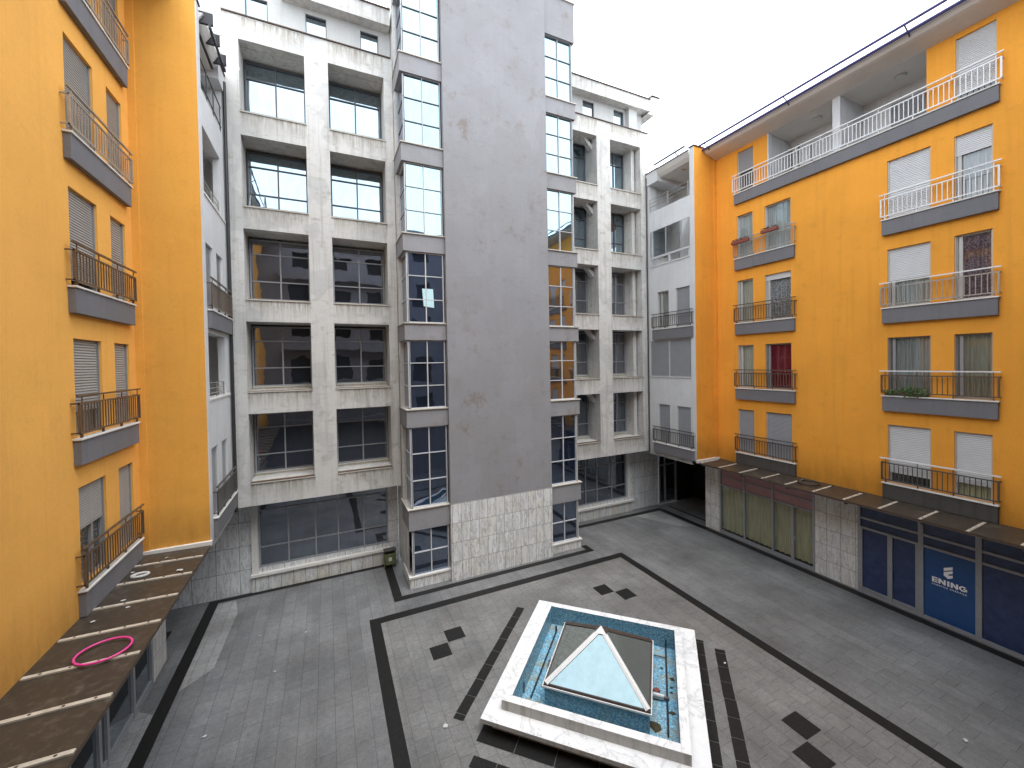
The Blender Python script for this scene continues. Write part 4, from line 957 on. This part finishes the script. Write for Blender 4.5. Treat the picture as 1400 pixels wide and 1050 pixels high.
mb = MB(); mb.tube([(-3.60+.36*math.cos(t), 9.20+.33*math.sin(t), 3.675+.0*math.sin(t)) for t in [2*PI*i/40 for i in range(40)]], .018, 'pink', 8, True)
tag(mb.build('hula_hoop', smooth=True), 'bright pink hoop lying on the brown canopy at the left', 'hoop')
mb = MB(); mb.tube([(16.92+.34*math.cos(t), 9.28+.34*math.sin(t), 3.655) for t in [2*PI*i/32 for i in range(32)]], .025, 'black_plastic', 8, True)
tag(mb.build('plastic_hoop', smooth=True), 'black ring lying on the canopy at the right below the orange wall', 'hoop')
# litter bin
BN = thing('litter_bin', 'small rusty green metal litter bin standing against the marble plinth', 'bin', (2.24, 17.45, 0))
mb = MB(); mb.prism([(2.05, 17.30, .16), (2.43, 17.30, .16), (2.47, 17.28, .62), (2.01, 17.28, .62)], (0, .28, 0), 'binm'); mb.build('body', BN, bevel=.01)
mb = MB()
for x in (2.0, 2.45): mb.box((x, 17.40, .009), (x+.03, 17.46, .74), 'binm')
mb.build('post', BN)
mb = MB(); mb.box((1.99, 17.27, .74), (2.49, 17.60, .77), 'rail_dark'); mb.box((2.06, 17.3, .621), (2.42, 17.55, .63), 'dark'); mb.build('lid', BN)
mb = MB(); mb.box((2.17, 17.284, .33), (2.30, 17.296, .48), 'sill'); mb.build('sticker', BN)
# flower boxes on the right building (row with white windows)
def flowerbox(u0, u1, z, label):
    B = thing('flower_box', label, 'planter', FR.P((u0+u1)/2, .2, z))
    mb = MB(); FR.box(mb, u0, u1, z, z+.13, .12, .27, 'planter'); mb.build('trough', B, bevel=.01)
    mb = MB()
    for i in range(90):
        u = random.uniform(u0+.03, u1-.03); d = random.uniform(.12, .27); zz = z+.12+random.uniform(0, .10); r = random.uniform(.02, .04)
        p = Vector(FR.P(u, d, zz)); a = Vector([random.uniform(-1, 1) for _ in range(3)]).normalized()*r; b = a.cross(Vector([random.uniform(-1, 1) for _ in range(3)])).normalized()*r
        mb.quad([p-a, p+b, p+a, p-b], 'leaf_dry')
    mb.build('flowers', B)
flowerbox(10.62, 11.32, 13.93, 'reddish brown flower box hung on the railing, nearer one at the third floor'); flowerbox(11.9, 12.72, 13.82, 'reddish brown flower box at the far end of the same railing')
PB = thing('balcony_plant', 'green trailing plant in a trough on the grey ledge behind the railing', 'plant', FR.P(6.5, .08, 7.18))
mb = MB(); FR.box(mb, 6.05, 7.1, 7.181, 7.28, .01, .12, 'rail_dark'); mb.build('trough', PB)
mb = MB()
for i in range(420):
    c = random.choice([(6.95, .5), (6.55, .25), (6.35, .28), (6.2, .25)]); u = random.gauss(c[0], .12); 
    u = min(7.12, max(6.0, u)); hgt = .26 if u < 6.75 else .14
    zz = 7.22+random.uniform(-.08 if 6.2 < u < 6.6 else .03, hgt); d = random.uniform(.02, .24); r = random.uniform(.02, .045)
    p = Vector(FR.P(u, d, zz)); a = Vector([random.uniform(-1, 1) for _ in range(3)]).normalized()*r; b = a.cross(Vector([random.uniform(-1, 1) for _ in range(3)])).normalized()*r*.6
    mb.quad([p-a, p+b, p+a, p-b], 'leaf')
mb.build('foliage', PB)
# cloth hanging in the left wing balcony
mb = MB(); n = 9
P = [(-3.75+.04*math.sin(i*1.7), 15.0+.45*i/n) for i in range(n+1)]
for i in range(n): mb.quad([(P[i][0], P[i][1], 8.0+.02*i), (P[i+1][0], P[i+1][1], 8.0+.02*i), (P[i+1][0], P[i+1][1], 9.1), (P[i][0], P[i][1], 9.1)], 'garment')
mb.tube([(-3.75, 14.9, 9.11), (-3.75, 16.7, 9.11)], .008, 'rail_steel', 6)
tag(mb.build('hanging_cloth', smooth=True), 'grey cloth hanging to dry inside the dark balcony of the white left wing', 'laundry')

# ================================================================== camera, light, world
cam = bpy.data.cameras.new('camera'); co = bpy.data.objects.new('camera', cam); col.objects.link(co); sc.camera = co
f_, cy_, yaw, pitch, roll = 547.924, 505.419, 0.433048, -0.0157685, -0.0177986
fw = Vector((math.sin(yaw)*math.cos(pitch), math.cos(yaw)*math.cos(pitch), math.sin(pitch))); rt = Vector((math.cos(yaw), -math.sin(yaw), 0)); up = rt.cross(fw)
r2 = math.cos(roll)*rt+math.sin(roll)*up; u2 = -math.sin(roll)*rt+math.cos(roll)*up
mw = Matrix((r2, u2, -fw)).transposed().to_4x4(); mw.translation = Vector((0, 0, 8.5)); co.matrix_world = mw
cam.sensor_width = 36; cam.lens = f_/1400*36; cam.shift_y = -(525-cy_)/1400; cam.clip_end = 2000; cam.clip_start = .05
el, az = math.radians(66), math.radians(158)    # direction towards the sun: from the left and slightly behind
sun = bpy.data.lights.new('sun', 'SUN'); sun.energy = 2.1; sun.angle = math.radians(40); sun.color = (1, .985, .965)
so = bpy.data.objects.new('sun', sun); col.objects.link(so)
dirv = Vector((math.sin(az)*math.cos(el), math.cos(az)*math.cos(el), math.sin(el)))
so.rotation_euler = dirv.to_track_quat('Z', 'Y').to_euler(); so.location = (0, 0, 40)
w = bpy.data.worlds.new('World'); sc.world = w; w.use_nodes = True; nt = w.node_tree; nt.nodes.clear()
out = nt.nodes.new('ShaderNodeOutputWorld'); bg = nt.nodes.new('ShaderNodeBackground'); sky = nt.nodes.new('ShaderNodeTexSky')
sky.sky_type = 'NISHITA'; sky.sun_disc = False; sky.sun_elevation = el; sky.sun_rotation = az; sky.dust_density = 6; sky.air_density = 1.2
tc = nt.nodes.new('ShaderNodeTexCoord'); cn_ = nt.nodes.new('ShaderNodeTexNoise'); cn_.inputs['Scale'].default_value = 2.2; cn_.inputs['Detail'].default_value = 5
nt.links.new(tc.outputs['Generated'], cn_.inputs['Vector'])
cr_ = nt.nodes.new('ShaderNodeValToRGB'); cr_.color_ramp.elements[0].position = .3; cr_.color_ramp.elements[0].color = (14.8, 16.6, 18.8, 1); cr_.color_ramp.elements[1].position = .7; cr_.color_ramp.elements[1].color = (19.2, 20, 20.8, 1)
nt.links.new(cn_.outputs['Fac'], cr_.inputs[0])
mx = nt.nodes.new('ShaderNodeMix'); mx.data_type = 'RGBA'; mx.inputs[0].default_value = .9
nt.links.new(sky.outputs[0], mx.inputs[6]); nt.links.new(cr_.outputs[0], mx.inputs[7]); nt.links.new(mx.outputs[2], bg.inputs[0]); bg.inputs[1].default_value = .182
nt.links.new(bg.outputs[0], out.inputs[0])
sc.view_settings.view_transform = 'Standard'; sc.view_settings.look = 'None'; sc.view_settings.exposure = 0; sc.view_settings.gamma = 1
sc.cycles.max_bounces = 8; sc.cycles.diffuse_bounces = 4; sc.cycles.use_denoising = True
